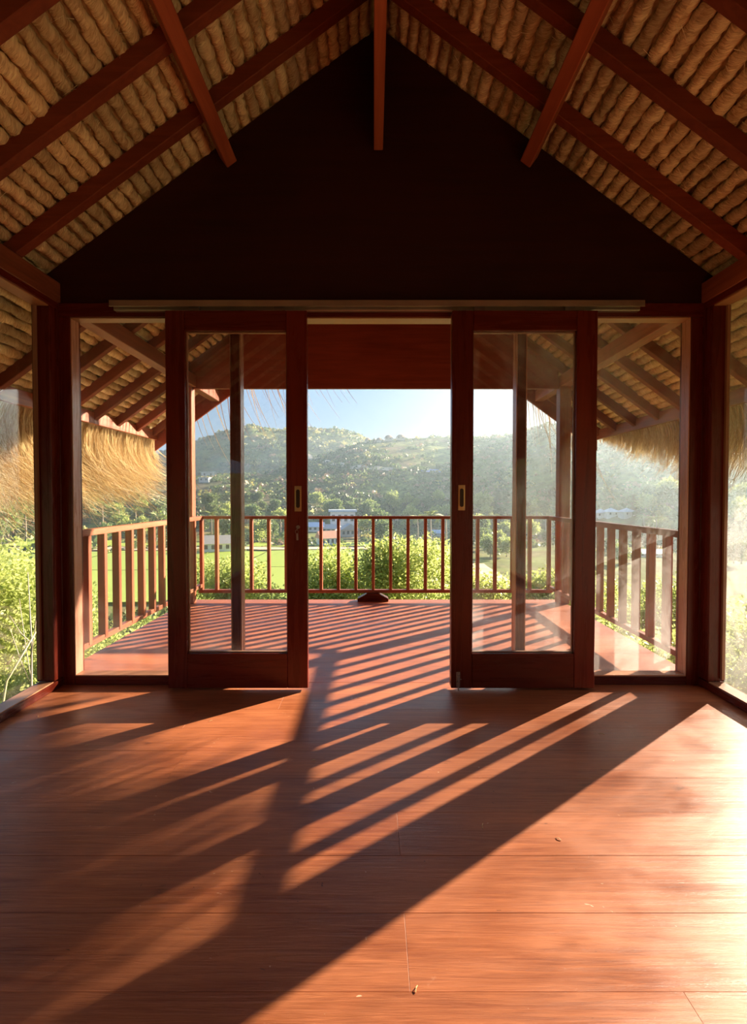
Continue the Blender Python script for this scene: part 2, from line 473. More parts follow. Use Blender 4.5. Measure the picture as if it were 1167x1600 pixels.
deck = empty('deck'); deck['kind'] = 'structure'
tag(deck, 'red varnished plank deck outside the sliding doors', 'deck')
planks(deck, DECK, -2.04, 2.06, 2.822, 4.93, 0.1757, 8, lambda i, rr, y: [] if rr.random() < 0.6 else [rr.uniform(-1, 1)])
MB().box(-2.04, 2.06, 4.932, 5.10, -0.021, 0.0).build('edge_board', DECK, deck, bevel=0.003)
MB().box(-2.0, 2.02, 2.83, 5.07, -0.075, -0.022).build('subdeck', DARK2, deck)
for y_ in (3.0, 3.7, 4.4, 5.02):
    MB().box(-2.0, 2.02, y_ - 0.03, y_ + 0.03, -0.20, -0.076).build('joist', WX, deck)
for x_ in (-1.85, 1.87):
    for y_ in (-2.9, 0.0, 2.8, 4.9):
        MB().box(x_ - 0.09, x_ + 0.09, y_ - 0.09, y_ + 0.09, -3.2, -0.205 if y_ > 2.81 else -0.09).build('stilt', WZ, deck)

# ------------------------------------------------------------------ roof
roof = empty('ceiling'); roof['kind'] = 'structure'
tag(roof, 'steep thatched roof with dark red rafters over the room and deck', 'roof')
D_EAVE = 2.74
def slope_pt(sg, d, y, perp=0.0, z0=ZR):
    """point at horizontal distance d from the ridge, lifted perp above the rafter-underside plane"""
    return Vector((C + sg * (d + SINR * perp), y, z0 - M * d + COSR * perp))
RAF_H, RAF_W = 0.08, 0.052
raf_y = [2.50 + 0.39 * k for k in range(-18, 9) if k != 1]
raf_mesh = {}
for sg in (-1, 1):
    a = slope_pt(sg, 0.0, 0, RAF_H / 2); b = slope_pt(sg, D_EAVE - 0.03, 0, RAF_H / 2)
    raf_mesh[sg] = MB().bar(a, b, (sg * SINR, 0, COSR), RAF_W, RAF_H).mesh('rafter', RAFT)
for y_ in raf_y:
    for sg in (-1, 1):
        link('rafter', raf_mesh[sg], roof, (0, y_, 0), bevel=0.003)
# ridge board and purlins
MB().box(C - 0.028, C + 0.026, YB, YF - 0.001, 3.20, ZR + 0.02).build('ridge_beam', RAFTY, roof, bevel=0.004)
for sg in (-1, 1):
    n = Vector((sg * SINR, 0, COSR))
    for (y0, y1) in ((YB, YF - 0.001),):
        p = slope_pt(sg, 0.915, 0, -0.041)
        MB().bar(p + Vector((0, y0, 0)), p + Vector((0, y1, 0)), n, 0.072, 0.08).build('purlin', RAFTY, roof, bevel=0.005)
# wall plates along both sides, out to the roof end
for x0, x1 in ((XL - 0.10, XL), (XR, XR + 0.10)):
    MB().box(x0, x1, YB, Y_END - 0.06, 2.305, 2.43).build('wall_plate', WY, roof, bevel=0.004)
# eave boards
for sg in (-1, 1):
    x_ = C + sg * (D_EAVE - 0.02)
    MB().box(x_ - 0.02, x_ + 0.02, YB, Y_END, 1.84, 1.955).build('eave_board', WY, roof, bevel=0.003)
# barge boards at the far end
for sg in (-1, 1):
    z0 = 3.71
    poly = [(0, z0), (D_EAVE, z0 - M * D_EAVE), (D_EAVE, z0 - M * D_EAVE + 0.30), (0, z0 + 0.30)]
    MB().prism(poly, (C, Y_END, 0), (0, 0.03, 0), ((sg, 0, 0), (0, 0, 1))).build('barge_board', DARK2, roof)
# soffit boards closing the roof end between gable board and barge board are the rolls themselves

def roll_mesh(seed, L, r0=0.0345, dy=0.0115, nseg=10):
    rr = random.Random(seed); nr = int(L / dy) + 1
    ph = rr.uniform(0, 100); vs = []; uvs = []; fs = []; fuv = []
    for i in range(nr):
        y = -L / 2 + i * L / (nr - 1)
        cx = 0.006 * mnoise.noise((y * 1.7, ph, 0)); cz = 0.005 * mnoise.noise((y * 2.1, ph, 9))
        for j in range(nseg):
            t = 2 * math.pi * j / nseg
            q = y + 0.022 * math.sin(t + 0.8)
            lump = 0.30 * mnoise.noise((q * 15, ph + 3, 0)) + 0.24 * mnoise.noise((q * 42, ph + 7, t * 0.5)) + 0.10 * mnoise.noise((q * 3, ph, t)) - 0.34 * max(0.0, 0.30 - abs(mnoise.noise((q * 26, ph + 11, t * 0.25)))) / 0.30 * (0.4 + mnoise.noise((q * 5, ph + 1, 2)))
            r = r0 * (1 + lump)
            vs.append((cx + r * math.cos(t) , y + 0.004 * mnoise.noise((y * 50, t * 3, ph)), cz + r * math.sin(t)))
    for i in range(nr - 1):
        for j in range(nseg):
            k = (j + 1) % nseg
            fs.append((i * nseg + j, i * nseg + k, (i + 1) * nseg + k, (i + 1) * nseg + j))
            y0 = i * L / (nr - 1); y1 = (i + 1) * L / (nr - 1); t0 = j * 0.023; t1 = (j + 1) * 0.023
            fuv += [y0 + t0 * 0.35, t0, y0 + t1 * 0.35, t1, y1 + t1 * 0.35, t1, y1 + t0 * 0.35, t0]
    me = bpy.data.meshes.new('thatch_roll'); me.from_pydata(vs, [], fs); me.materials.append(THATCH)
    uvl = me.uv_layers.new(name='UVMap'); uvl.data.foreach_set('uv', fuv)
    me.polygons.foreach_set('use_smooth', [True] * len(fs)); me.update()
    return me
rolls = [roll_mesh(s, 10.15) for s in (1, 2, 3, 4, 5)]
ymid = (YB + Y_END) / 2 - 0.06
step = 0.0735
n_roll = int((D_EAVE / COSR) / step)
rr = random.Random(4)
for sg in (-1, 1):
    for k in range(n_roll + 1):
        s_ = 0.03 + k * step
        d = s_ * COSR
        p = slope_pt(sg, d, 0, RAF_H + 0.029 + rr.uniform(-0.005, 0.004))
        o = link('thatch_roll', rr.choice(rolls), roof, (p.x, ymid + rr.uniform(-0.05, 0.05), p.z))
        o.rotation_euler = (0, rr.uniform(0, 6.28), 0 if rr.random() < 0.5 else math.pi)
def fray(rr, i):
    sg = rr.choice((-1, 1)); y = rr.uniform(-0.6, Y_END - 0.1); d = rr.uniform(0.1, D_EAVE - 0.05)
    p = slope_pt(sg, d, y, RAF_H + rr.uniform(-0.008, 0.012)); a = rr.uniform(-0.9, 0.9); L = rr.uniform(0.025, 0.075)
    t_ = Vector((sg * math.cos(a) * COSR, math.sin(a), -math.cos(a) * SINR)) * L
    sag = Vector((0, 0, -rr.uniform(0.0, 0.018)))
    return [p, p + t_ * 0.5 + sag * 0.4, p + t_ + sag]
# thatch layer over the rolls
THM = plain('thatch_outside', (0.36, 0.24, 0.11), 0.85, var=0.25, scale=30)
for sg in (-1, 1):
    a0 = slope_pt(sg, 0, YB - 0.1, RAF_H + 0.07); b0 = slope_pt(sg, D_EAVE + 0.05, YB - 0.1, RAF_H + 0.07)
    up = Vector((0, 0, 0.16))
    a0.x = C
    vs = [a0, b0, b0 + up * 0.75, a0 + up]
    e = Vector((0, Y_END + 0.14 - (YB - 0.1), 0))
    vs = vs + [v + e for v in vs]
    MB().add(vs, [(0, 1, 2, 3), (7, 6, 5, 4), (0, 4, 5, 1), (1, 5, 6, 2), (2, 6, 7, 3), (3, 7, 4, 0)]).build('thatch_layer', THM, roof)

# straw fringes
def strands(name, n, fn, mat, r=0.0022, seg=6, seed=1):
    rr = random.Random(seed); mb = MB()
    for i in range(n):
        pts = fn(rr, i)
        rad = [r * (1.0 - 0.75 * k / (len(pts) - 1)) * (0.7 + 0.6 * ((i * 7919) % 13) / 13) for k in range(len(pts))]
        mb.tube(pts, rad, n=3, cap=False)
    return mb
def fringe(sg, lens, spread, curl):
    def fn(rr, i):
        y = rr.uniform(-2.5, Y_END + 0.10); perp = rr.uniform(0.03, 0.19)
        if rr.random() < 0.55: y = rr.uniform(2.2, Y_END + 0.10)
        p = slope_pt(sg, D_EAVE + rr.uniform(-0.03, 0.06), y, perp)
        L = lerp_tab(lens, y) * (0.62 + 0.42 * rr.random()) * (1.0 + 0.25 * mnoise.noise((y * 1.6, sg, 0)) + 0.30 * mnoise.noise((y * 7.0, sg, 4)))
        if rr.random() < 0.07: L *= 1.25
        ang = math.atan(M) + rr.uniform(-0.12, 0.25) + (0.19 - perp) * 1.8
        wob = rr.gauss(0.10, spread); pts = [p.copy()]; k = 7
        q = p.copy()
        for s in range(k):
            t = (s + 1) / k
            a = ang + t * curl * (0.8 + 0.5 * rr.random())
            q = q + Vector((sg * math.cos(a), wob * t * 1.6 + rr.gauss(0, 0.07) * t, -math.sin(a))) * (L / k)
            pts.append(q.copy())
        return pts
    return fn
fl = strands('straw', 5600, fringe(-1, [(0, 0.98), (4.6, 0.98), (5.4, 0.82), (5.8, 0.55)], 0.36, 1.45), STRAW, r=0.0042, seed=21).build('straw_fringe', STRAW)
tag(fl, 'long ragged golden straw fringe hanging off the left eave', 'thatch fringe', kind='stuff')
fr_ = strands('straw', 7000, fringe(1, [(0, 0.40), (2.6, 0.42), (3.3, 0.58), (3.8, 0.64), (4.4, 0.54), (4.9, 0.40), (5.3, 0.22), (5.7, 0.06)], 0.20, 0.9), STRAW, r=0.0038, seed=22).build('straw_fringe', STRAW)
tag(fr_, 'short dense straw fringe hanging off the right eave', 'thatch fringe', kind='stuff')
strands('straw', 5200, fray, THATCH, r=0.0013, seed=31).build('frayed_straw', STRAW, roof, kind='stuff')
def verge(rr, i):
    d = abs(rr.gauss(0, 1.0)); sg = -1 if rr.random() < 0.72 else 1
    d = min(2.7, 0.25 + d) if sg < 0 else rr.uniform(1.9, 2.7)
    z0 = 3.71
    p = Vector((C + sg * d, Y_END + rr.uniform(0.035, 0.12), z0 - M * d + rr.uniform(0.05, 0.22)))
    L = rr.uniform(0.3, 1.0); pts = [p.copy()]; q = p.copy(); vx = rr.uniform(0.05, 0.7); 
    for s in range(7):
        t = (s + 1) / 7
        q = q + Vector((vx * (0.3 + t * 0.8), rr.gauss(0.05, 0.05), -1.0)) * (L / 7)
        pts.append(q.copy())
    return pts
fv = strands('straw', 130, verge, STRAW, r=0.0050, seed=23).build('straw_strands', STRAW)
tag(fv, 'loose straw strands hanging off the far gable end', 'thatch fringe', kind='stuff')

# ------------------------------------------------------------------ walls
def glass_box(x0, x1, y0, y1, z0, z1, mat, parent):
    return MB().box(x0, x1, y0, y1, z0, z1).build('glass_pane', mat, parent)
wf = empty('wall_front'); wf['kind'] = 'structure'
tag(wf, 'front wall with shade-darkened gable panel above the glazed openings', 'wall')
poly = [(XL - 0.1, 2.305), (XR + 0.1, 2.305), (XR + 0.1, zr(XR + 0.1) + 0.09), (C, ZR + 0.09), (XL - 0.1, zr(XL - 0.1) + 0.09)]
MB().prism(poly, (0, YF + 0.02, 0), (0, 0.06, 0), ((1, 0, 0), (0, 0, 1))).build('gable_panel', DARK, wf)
MB().box(XL, XR, YF, YF2, 2.222, 2.305).build('header', DOORX, wf, bevel=0.003)
MB().box(-0.799, 0.859, YF + 0.004, YF2 - 0.004, 2.2135, 2.2215).build('lit_head_strip', LITX, wf, bevel=0.001)  # added strip, colours in the light bounced onto the header underside
MB().box(XL, XL + 0.067, YF, YF2, 0, 2.222).build('post', DOORZ, wf, bevel=0.003)
MB().box(XR - 0.072, XR, YF, YF2, 0, 2.222).build('post', DOORZ, wf, bevel=0.003)
MB().box(-0.858, -0.806, YF, YF2, 0, 2.222).build('mullion', DOORZ, wf, bevel=0.003)
MB().box(0.866, 0.916, YF, YF2, 0, 2.222).build('mullion', DOORZ, wf, bevel=0.003)
LITZ = wood('lit_timber_z', 2, (0.32, 0.14, 0.09), (0.52, 0.28, 0.19), 0.26, 0.5)  # lit copy of the frame timber for post and mullion reveals
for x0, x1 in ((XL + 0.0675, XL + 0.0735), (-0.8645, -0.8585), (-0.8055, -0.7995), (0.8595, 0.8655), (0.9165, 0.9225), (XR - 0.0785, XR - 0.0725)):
    MB().box(x0, x1, YF + 0.004, YF2 - 0.024, 0.0605, 2.213).build('lit_reveal_strip', LITZ, wf, bevel=0.001)  # added strips, pale where sky and deck light brighten the reveals
# fixed panes
w1 = empty('window_1'); w1['kind'] = 'structure'; tag(w1, 'narrow fixed window left of the left sliding door', 'window')
MB().box(XL + 0.068, -0.859, YF + 0.001, YF2 - 0.001, 0.0, 0.052).build('sill', DOORX, w1, bevel=0.003)
MB().box(XL + 0.068, -0.859, YF + 0.003, YF2 - 0.023, 0.0525, 0.060).build('lit_sill_strip', LITX, w1, bevel=0.001)  # added strip, paints the light lying on the sill top
MB().box(XL + 0.068, -0.859, YF + 0.004, YF2 - 0.023, 2.2135, 2.2215).build('lit_head_strip', LITX, w1, bevel=0.001)
glass_box(XL + 0.066, -0.857, YF2 - 0.022, YF2 - 0.017, 0.055, 2.224, GL_CLEAN, w1)
w2 = empty('window_2'); w2['kind'] = 'structure'; tag(w2, 'narrow fixed window right of the right sliding door, dust on its glass', 'window')
MB().box(0.917, XR - 0.073, YF + 0.001, YF2 - 0.001, 0.0, 0.052).build('sill', DOORX, w2, bevel=0.003)
MB().box(0.917, XR - 0.073, YF + 0.003, YF2 - 0.023, 0.0525, 0.060).build('lit_sill_strip', LITX, w2, bevel=0.001)  # added pale strip, light on the sill put into its colour
MB().box(0.917, XR - 0.073, YF + 0.004, YF2 - 0.023, 2.2135, 2.2215).build('lit_head_strip', LITX, w2, bevel=0.001)
glass_box(0.915, XR - 0.070, YF2 - 0.022, YF2 - 0.017, 0.055, 2.224, GL_DIRTY, w2)
# side walls: glazed from the corner back, unseen rear bays added for bounced sun, solid end
def side_wall(sg, wname, wlabel, winname, winlabel, gmat):
    xi = XL if sg < 0 else XR
    def bx(mb, d0, d1, y0, y1, z0, z1):
        a, b = xi + sg * d0, xi + sg * d1
        return mb.box(min(a, b), max(a, b), y0, y1, z0, z1)
    wl = empty(wname); wl['kind'] = 'structure'; tag(wl, wlabel, 'wall')
    bx(MB(), 0, 0.10, YB, -4.4, 0, 2.304).build('wall_panel', DARK2, wl)
    bx(MB(), 0, 0.10, 2.781, 2.88, 0, 2.304).build('corner_post', DOORZ, wl, bevel=0.003)
    wn = empty(winname); wn['kind'] = 'structure'; tag(wn, winlabel, 'window')
    bx(MB(), 0.0, 0.105, -4.4, 2.78, 0.0, 0.046).build('sill', DOORY, wn, bevel=0.003)
    bx(MB(), 0.003, 0.087, -4.3, 2.699, 0.0465, 0.053).build('lit_sill_strip', LITY, wn, bevel=0.001)  # added strips here and at the head carry painted light
    bx(MB(), 0.003, 0.087, -4.3, 2.699, 2.254, 2.2615).build('lit_head_strip', LITY, wn, bevel=0.001)
    bx(MB(), 0.0, 0.105, -4.4, 2.78, 2.262, 2.304).build('head', DOORY, wn, bevel=0.003)
    bx(MB(), 0.0, 0.105, 2.70, 2.78, 0.053, 2.262).build('jamb', DOORZ, wn, bevel=0.003)
    bx(MB(), 0.0, 0.105, -4.4, -4.32, 0.053, 2.262).build('jamb', DOORZ, wn, bevel=0.003)
    for y0 in (0.30, -2.1):
        bx(MB(), 0.02, 0.105, y0, y0 + 0.06, 0.053, 2.262).build('mullion', DOORZ, wn, bevel=0.003)
    a, b = xi + sg * 0.088, xi + sg * 0.093
    for y0, y1 in ((0.355, 2.705), (-2.045, 0.305), (-4.325, -2.095)):
        glass_box(min(a, b), max(a, b), y0, y1, 0.048, 2.267, gmat, wn)
    a, b = xi + sg * 0.070, xi + sg * 0.087
    bd = MB()
    bd.box(min(a, b), max(a, b), 2.683, 2.699, 0.07, 2.26)
    bd.build('glazing_bead', BEADM, wn)
side_wall(-1, 'wall_left', 'left side wall, its rear part boarded', 'window_3', 'large fixed window in the left side wall', GL_CLEAN)
side_wall(1, 'wall_right', 'right side wall, its rear part boarded', 'window_4', 'large fixed sunlit window in the right side wall', GL_DIRTY)
wb = empty('wall_back'); wb['kind'] = 'structure'; tag(wb, 'boarded wall behind the viewer', 'wall')
poly = [(XL - 0.1, 0), (XR + 0.1, 0), (XR + 0.1, zr(XR + 0.1) + 0.09), (C, ZR + 0.09), (XL - 0.1, zr(XL - 0.1) + 0.09)]
MB().prism(poly, (0, YB - 0.06, 0), (0, 0.055, 0), ((1, 0, 0), (0, 0, 1))).build('wall_panel', DARK2, wb)

# gable board over the deck end
tg = empty('trim_1'); tg['kind'] = 'structure'; tag(tg, 'dark red gable board over the far edge of the deck', 'gable board')
xa, xb = -1.925, 1.965
poly = [(xa, 2.294), (xb, 2.294), (xb, zr(xb) + 0.09), (C, ZR + 0.09), (xa, zr(xa) + 0.09)]
MB().prism(poly, (0, 4.925, 0), (0, 0.045, 0), ((1, 0, 0), (0, 0, 1))).build('gable_panel', DARK2, tg)
# deck posts
for nm, x0, x1, lab in (('deck_post', -2.014, -1.921, 'square timber post at the left far corner of the deck'),
                        ('deck_post', 1.967, 2.085, 'square timber post at the right far corner of the deck')):
    p = empty(nm, ((x0 + x1) / 2, 4.93, 0)); tag(p, lab, 'post', 'deck corner posts')
    hx = (x1 - x0) / 2
    MB().box(-hx, hx, -0.05, 0.05, 0.0, 2.304).build('shaft', WZ, p, bevel=0.004)

# ------------------------------------------------------------------ railings
def railing(label, run):
    r_ = empty('deck_railing'); tag(r_, label, 'railing', 'deck railings'); run(r_); return r_
bal_f = MB().box(-0.0165, 0.0165, -0.026, 0.026, 0.118, 0.903).mesh('baluster', WZ)
bal_s = MB().box(-0.026, 0.026, -0.018, 0.018, 0.166, 0.89).mesh('baluster', WZ)
YR = 5.05
def run_front(p):
    MB().box(-1.918, 1.965, YR - 0.03, YR + 0.03, 0.899, 0.931).build('top_rail', WX, p, bevel=0.003)
    MB().box(-1.918, 1.965, YR - 0.022, YR + 0.022, 0.087, 0.122).build('bottom_rail', WX, p, bevel=0.003)
    for k in range(-10, 11):
        x = -0.003 + 0.1908 * k + (0.025 if k == -10 else -0.0 if k < 10 else 0.02)
        link('baluster', bal_f, p, (x, YR, 0), bevel=0.003)
railing('front deck railing across the far edge of the deck', run_front)
def run_side(xc):
    def f(p):
        MB().box(xc - 0.027, xc + 0.027, 2.882, YR - 0.031, 0.888, 0.9305).build('top_rail', WY, p, bevel=0.003)
        zb = 0.150 if xc < 0 else 0.130
        MB().box(xc - 0.022, xc + 0.022, 2.882, YR - 0.023, zb, zb + 0.037).build('bottom_rail', WY, p, bevel=0.003)
        for k in range(0, 11):
            link('baluster', bal_s, p, (xc, 3.03 + 0.18 * k, 0), bevel=0.003)
        MB().box(xc - 0.022, xc + 0.022, 2.882, 2.905, 0.0, 0.90).build('wall_batten', WZ, p)
    return f
railing('left deck railing running from house wall to the left post', run_side(-1.893))
railing('right deck railing running from house wall to the right post', run_side(1.938))
ft = MB().prism([(-0.17, 0.0), (0.165, 0.0), (0.165, 0.034), (0.062, 0.086), (-0.066, 0.086), (-0.17, 0.034)], (-0.003, 4.985, 0), (0, 0.105, 0), ((1, 0, 0), (0, 0, 1)))
fo = ft.build('railing_foot', DOORX, bevel=0.004)
tag(fo, 'dark wooden foot block propping the front railing at its middle', 'foot block')

# ------------------------------------------------------------------ sliding doors and track
def stadium(cx, cz, hw, hh, n=8):
    pts = []
    for s in (1, -1):
        for k in range(n + 1):
            t = math.pi * k / n
            pts.append((cx + s * hw * math.cos(t), cz + s * (hh - hw + hw * math.sin(t))))
    return pts
def pull(parent, x, z, y):
    """flush pull: plate with a long recess"""
    hw, hh, n = 0.0235, 0.074, 8
    inner = stadium(0, 0, 0.0115, 0.054, n)
    outer = []
    for (u, v) in inner:
        a = math.atan2(v / hh, u / hw); c_, s_ = math.cos(a), math.sin(a); m_ = max(abs(c_), abs(s_))
        outer.append((hw * c_ / m_, hh * s_ / m_))
    N = len(inner); vs = [(x + u, y - 0.003, z + v) for u, v in outer] + [(x + u, y - 0.004, z + v) for u, v in inner] + [(x + u, y, z + v) for u, v in outer]
    fs = [(i, (i + 1) % N, N + (i + 1) % N, N + i) for i in range(N)] + [(2 * N + i, 2 * N + (i + 1) % N, (i + 1) % N, i) for i in range(N)]
    h = MB().add(vs, fs).build('pull_handle', BRASS, parent)
    h['label'] = 'brass flush pull with a long recess'
    vs = [(x + u, y - 0.0035, z + v) for u, v in inner] + [(x + u * 0.9, y - 0.0006, z + v * 0.97) for u, v in inner]
    fs = [(i, (i + 1) % N, N + (i + 1) % N, N + i) for i in range(N)] + [tuple(range(N, 2 * N))]
    MB().add(vs, fs).build('recess', CUP, h)
    sc = MB()
    for sx, sz in ((-1, 1), (1, 1), (-1, -1), (1, -1)):
        sc.tube([(x + sx * 0.016, y - 0.0032, z + sz * 0.065), (x + sx * 0.016, y - 0.0052, z + sz * 0.065)], 0.0028, 8)
    sc.build('screw', STEEL, h)
    return h
YD0, YD1 = 2.70, 2.742
def door(name, label, x0, x1, gx0, gx1, gmat, gz0=0.219, gz1=2.112):
    d = empty(name, ((x0 + x1) / 2, YD0, 0)); d['kind'] = 'structure'
    tag(d, label, 'door')
    ox = (x0 + x1) / 2
    def bx(a, b, z0, z1, nm, m, y0=YD0, y1=YD1):
        return MB().box(a - ox, b - ox, y0 - YD0, y1 - YD0, z0, z1).build(nm, m, d, bevel=0.003)
    bx(x0, gx0, 0.014, 2.228, 'stile', DOORZ); bx(gx1, x1, 0.014, 2.228, 'stile', DOORZ)
    bx(gx0 + 0.0005, gx1 - 0.0005, gz1, 2.228, 'top_rail', DOORX); bx(gx0 + 0.0005, gx1 - 0.0005, 0.014, gz0, 'bottom_rail', DOORX)
    g = MB().box(gx0 - 0.004 - ox, gx1 + 0.004 - ox, 0.019, 0.024, gz0 - 0.004, gz1 + 0.004).build('glass_pane', gmat, d)
    bd = MB(); t = 0.007
    bd.box(gx0 - ox, gx0 + t - ox, 0.025, 0.039, gz0, gz1).box(gx1 - t - ox, gx1 - ox, 0.025, 0.039, gz0, gz1)
    bd.box(gx0 + t - ox, gx1 - t - ox, 0.025, 0.039, gz1 - t, gz1).box(gx0 + t - ox, gx1 - t - ox, 0.025, 0.039, gz0, gz0 + t)
    bd.build('glazing_bead', BEADM, d)
    return d, ox
d1, o1 = door('door_1', 'left sliding door, a red timber frame with a key in its lock', -1.213, -0.388, -1.100, -0.508, GL_CLEAN)
pull(d1, -0.442 - o1, 1.134, 0.0)
esc = MB().tube([(-0.442 - o1, -0.0005, 0.968), (-0.442 - o1, -0.006, 0.968)], 0.011, 14).build('key_lock', STEEL, d1)
kx = -0.442 - o1
k_ = MB().tube([(kx, -0.006, 0.968), (kx, -0.032, 0.968)], 0.0022, 6)
k_.prism(stadium(0, 0, 0.008, 0.010, 6), (kx, -0.046, 0.960), (0.002, 0, 0), ((0, 1, 0), (0, 0, 1))).build('key', STEEL, esc)
ring = MB(); ring.tube([(kx + 0.009 * math.cos(t), -0.046 + 0.003 * math.sin(t), 0.944 + 0.011 * math.sin(t)) for t in [k * math.pi / 8 for k in range(17)]], 0.001, 5)
ring.bar((kx + 0.002, -0.046, 0.934), (kx + 0.003, -0.046, 0.895), (0, 1, 0), 0.011, 0.002).build('key_ring', STEEL, esc)
d2, o2 = door('door_2', 'right sliding door, a red timber frame with a bolt at its foot', 0.458, 1.305, 0.582, 1.184, GL_DIRTY)
pull(d2, 0.516 - o2, 1.140, 0.0)
MB().box(0.4585 - o2, 0.477 - o2, 0.0425, 0.058, 0.014, 2.228).build('meeting_strip', BEADM, d2, bevel=0.002)
bx_ = 0.500 - o2
bt = MB().box(bx_ - 0.011, bx_ + 0.011, -0.003, -0.0002, 0.022, 0.112).build('bolt_plate', STEEL, d2, bevel=0.001)
MB().tube([(bx_, -0.008, 0.004), (bx_, -0.008, 0.108)], 0.004, 10).build('bolt_rod', STEEL, bt)
for zz in (0.05, 0.09):
    MB().box(bx_ - 0.009, bx_ + 0.009, -0.013, -0.003, zz - 0.005, zz + 0.005).build('bolt_guide', STEEL, bt, bevel=0.001)
MB().tube([(bx_ + 0.004, -0.008, 0.072), (bx_ + 0.018, -0.014, 0.072)], 0.003, 8).build('bolt_knob', STEEL, bt)

trk = empty('door_track', (0, 2.72, 2.24)); tag(trk, 'long pale metal sliding door track under the gable panel', 'door track')
MB().box(-1.535, 1.575, 0.0235, 0.0575, 0.006, 0.05).build('rail', ALU, trk, bevel=0.002)
MB().box(-1.535, 1.575, -0.022, 0.0235, 0.040, 0.046).build('top_flange', ALU, trk)
MB().box(-1.535, 1.575, -0.024, -0.021, 0.010, 0.046).build('face_flange', ALU, trk)
for i, x_ in enumerate((-1.05, -0.55, 0.62, 1.15)):
    MB().box(x_ - 0.03, x_ + 0.03, -0.006, 0.010, -0.0115, 0.034).build('hanger', STEEL, trk)

# small bits of straw on the floor
chips = [(-0.83, 2.33, 0.7, 'by the left sliding door shadow'), (-1.75, 2.38, -0.9, 'near the left side window sill'), (-1.32, 2.10, 0.3, 'on the bare boards left of the light streaks'),
         (-0.26, 1.98, 0.15, 'in the middle streaks of light'), (0.38, 1.58, 1.3, 'in the sunlit right half of the floor'), (0.62, 1.52, -0.8, 'in the brightest middle of the sun patch'),
         (0.1, 1.05, 1.2, 'in the lowest corner of the sun patch'), (-0.08, 2.60, 0.05, 'between the two sliding doors'), (1.1, 2.2, -0.3, 'near the right sun streaks')]
for x_, y_, a_, where in chips:
    r1 = random.Random(int(x_ * 1000)); L = r1.uniform(0.014, 0.028)
    b_ = MB().tube([(-L / 2, 0, 0.0012), (0, L * 0.08, 0.003), (L / 2, 0, 0.0012)], 0.0011, 5).build('straw_bit', STRAW_CHIP)
    b_.location = (x_, y_, 0.0006); b_.rotation_euler = (0, 0, a_)
    tag(b_, 'small bit of dry straw lying ' + where, 'straw', 'straw bits on the floor')

# ------------------------------------------------------------------ land
FRONT = [(-200, 742), (0, 745), (200, 746), (300, 748), (420, 740), (480, 722), (520, 707), (565, 690), (625, 686), (700, 681), (760, 682), (800, 680), (830, 669), (870, 659), (935, 648), (1050, 636), (1167, 628)]
BACK = [(-200, 738), (0, 733), (135, 722), (240, 714), (300, 694), (340, 681), (370, 672), (390, 667), (410, 671), (440, 674), (480, 672), (540, 676), (560, 682), (585, 695), (640, 707), (700, 722), (800, 742), (1000, 750)]
def elev(tab, th):
    t = max(-0.8, min(0.8, math.tan(max(-1.2, min(1.2, th)))))
    x = 583.5 + 720 * t
    c_ = math.cos(math.atan(t))
    return (775 - lerp_tab(tab, x)) / 720 * c_
def vnoise(x, y, s):
    return mnoise.fractal((x / s, y / s, 3.7), 0.7, 2.1, 4)
RF, RBK = 400.0, 620.0
VAL = -14.0
def terrain(x, y):
    r = math.hypot(x, y); th = math.atan2(x, y)
    if r < 7: base = -3.0
    elif r < 62:
        t = (r - 7) / 55; base = -3.0 + (VAL + 3.0) * (t * (2 - t) * 0.55 + 0.45 * t)
    else: base = VAL
    base += 0.25 * vnoise(x, y, 14) * min(1, r / 15)
    rf = RF * (1 + 0.05 * math.sin(th * 9))
    zf = 1.15 + rf * elev(FRONT, th)
    zb = 1.15 + RBK * elev(BACK, th)
    r0 = 185 + 18 * math.sin(th * 5 + 1)
    n_ = 5.5 * vnoise(x, y, 70)
    if r > r0:
        if r <= rf:
            t = (r - r0) / (rf - r0)
            base += (zf - VAL) * (0.75 * t + 0.25 * t * t * (3 - 2 * t)) + n_ * math.sin(math.pi * t)
        else:
            t = min(1, (r - rf) / (RBK - rf))
            dip = zf - 18 * min(1, (r - rf) / 50)
            if r <= RBK:
                base = dip + (zb - dip) * (t * t * (3 - 2 * t)) if zb > dip else dip + (zb - dip) * t
                base += n_ * math.sin(math.pi * t)
            else:
                base = zb - (r - RBK) * 0.3
    return base
def hill_material():
    m, g, out = newmat('hillside_ground')
    geo = g.n('ShaderNodeNewGeometry')
    def nz(s, d, dist=0.5, vs=(1, 1, 1)):
        mp = g.n('ShaderNodeMapping'); mp.inputs['Scale'].default_value = vs; g.l(geo.outputs['Position'], mp.inputs[0])
        n = g.n('ShaderNodeTexNoise'); n.inputs['Scale'].default_value = s; n.inputs['Detail'].default_value = d; n.inputs['Distortion'].default_value = dist
        n.inputs['Roughness'].default_value = 0.65
        g.l(mp.outputs[0], n.inputs['Vector']); return n.outputs[0]
    a = ramp(g, nz(0.03, 6), [(0.36, (0.20, 0.16, 0.09)), (0.50, (0.15, 0.17, 0.06)), (0.66, (0.20, 0.25, 0.07))])
    b = ramp(g, nz(0.25, 5), [(0.3, 0.45), (0.7, 1.3)])
    mx = g.n('ShaderNodeMix', data_type='RGBA', blend_type='MULTIPLY'); mx.inputs[0].default_value = 1
    g.l(a, mx.inputs[6]); g.l(b, mx.inputs[7])
    p = g.n('ShaderNodeBsdfPrincipled'); p.inputs['Roughness'].default_value = 0.95; p.inputs['Specular IOR Level'].default_value = 0.05
    g.l(mx.outputs[2], p.inputs['Base Color']); g.l(p.outputs[0], out.inputs[0])
    return m
HILL = hill_material()
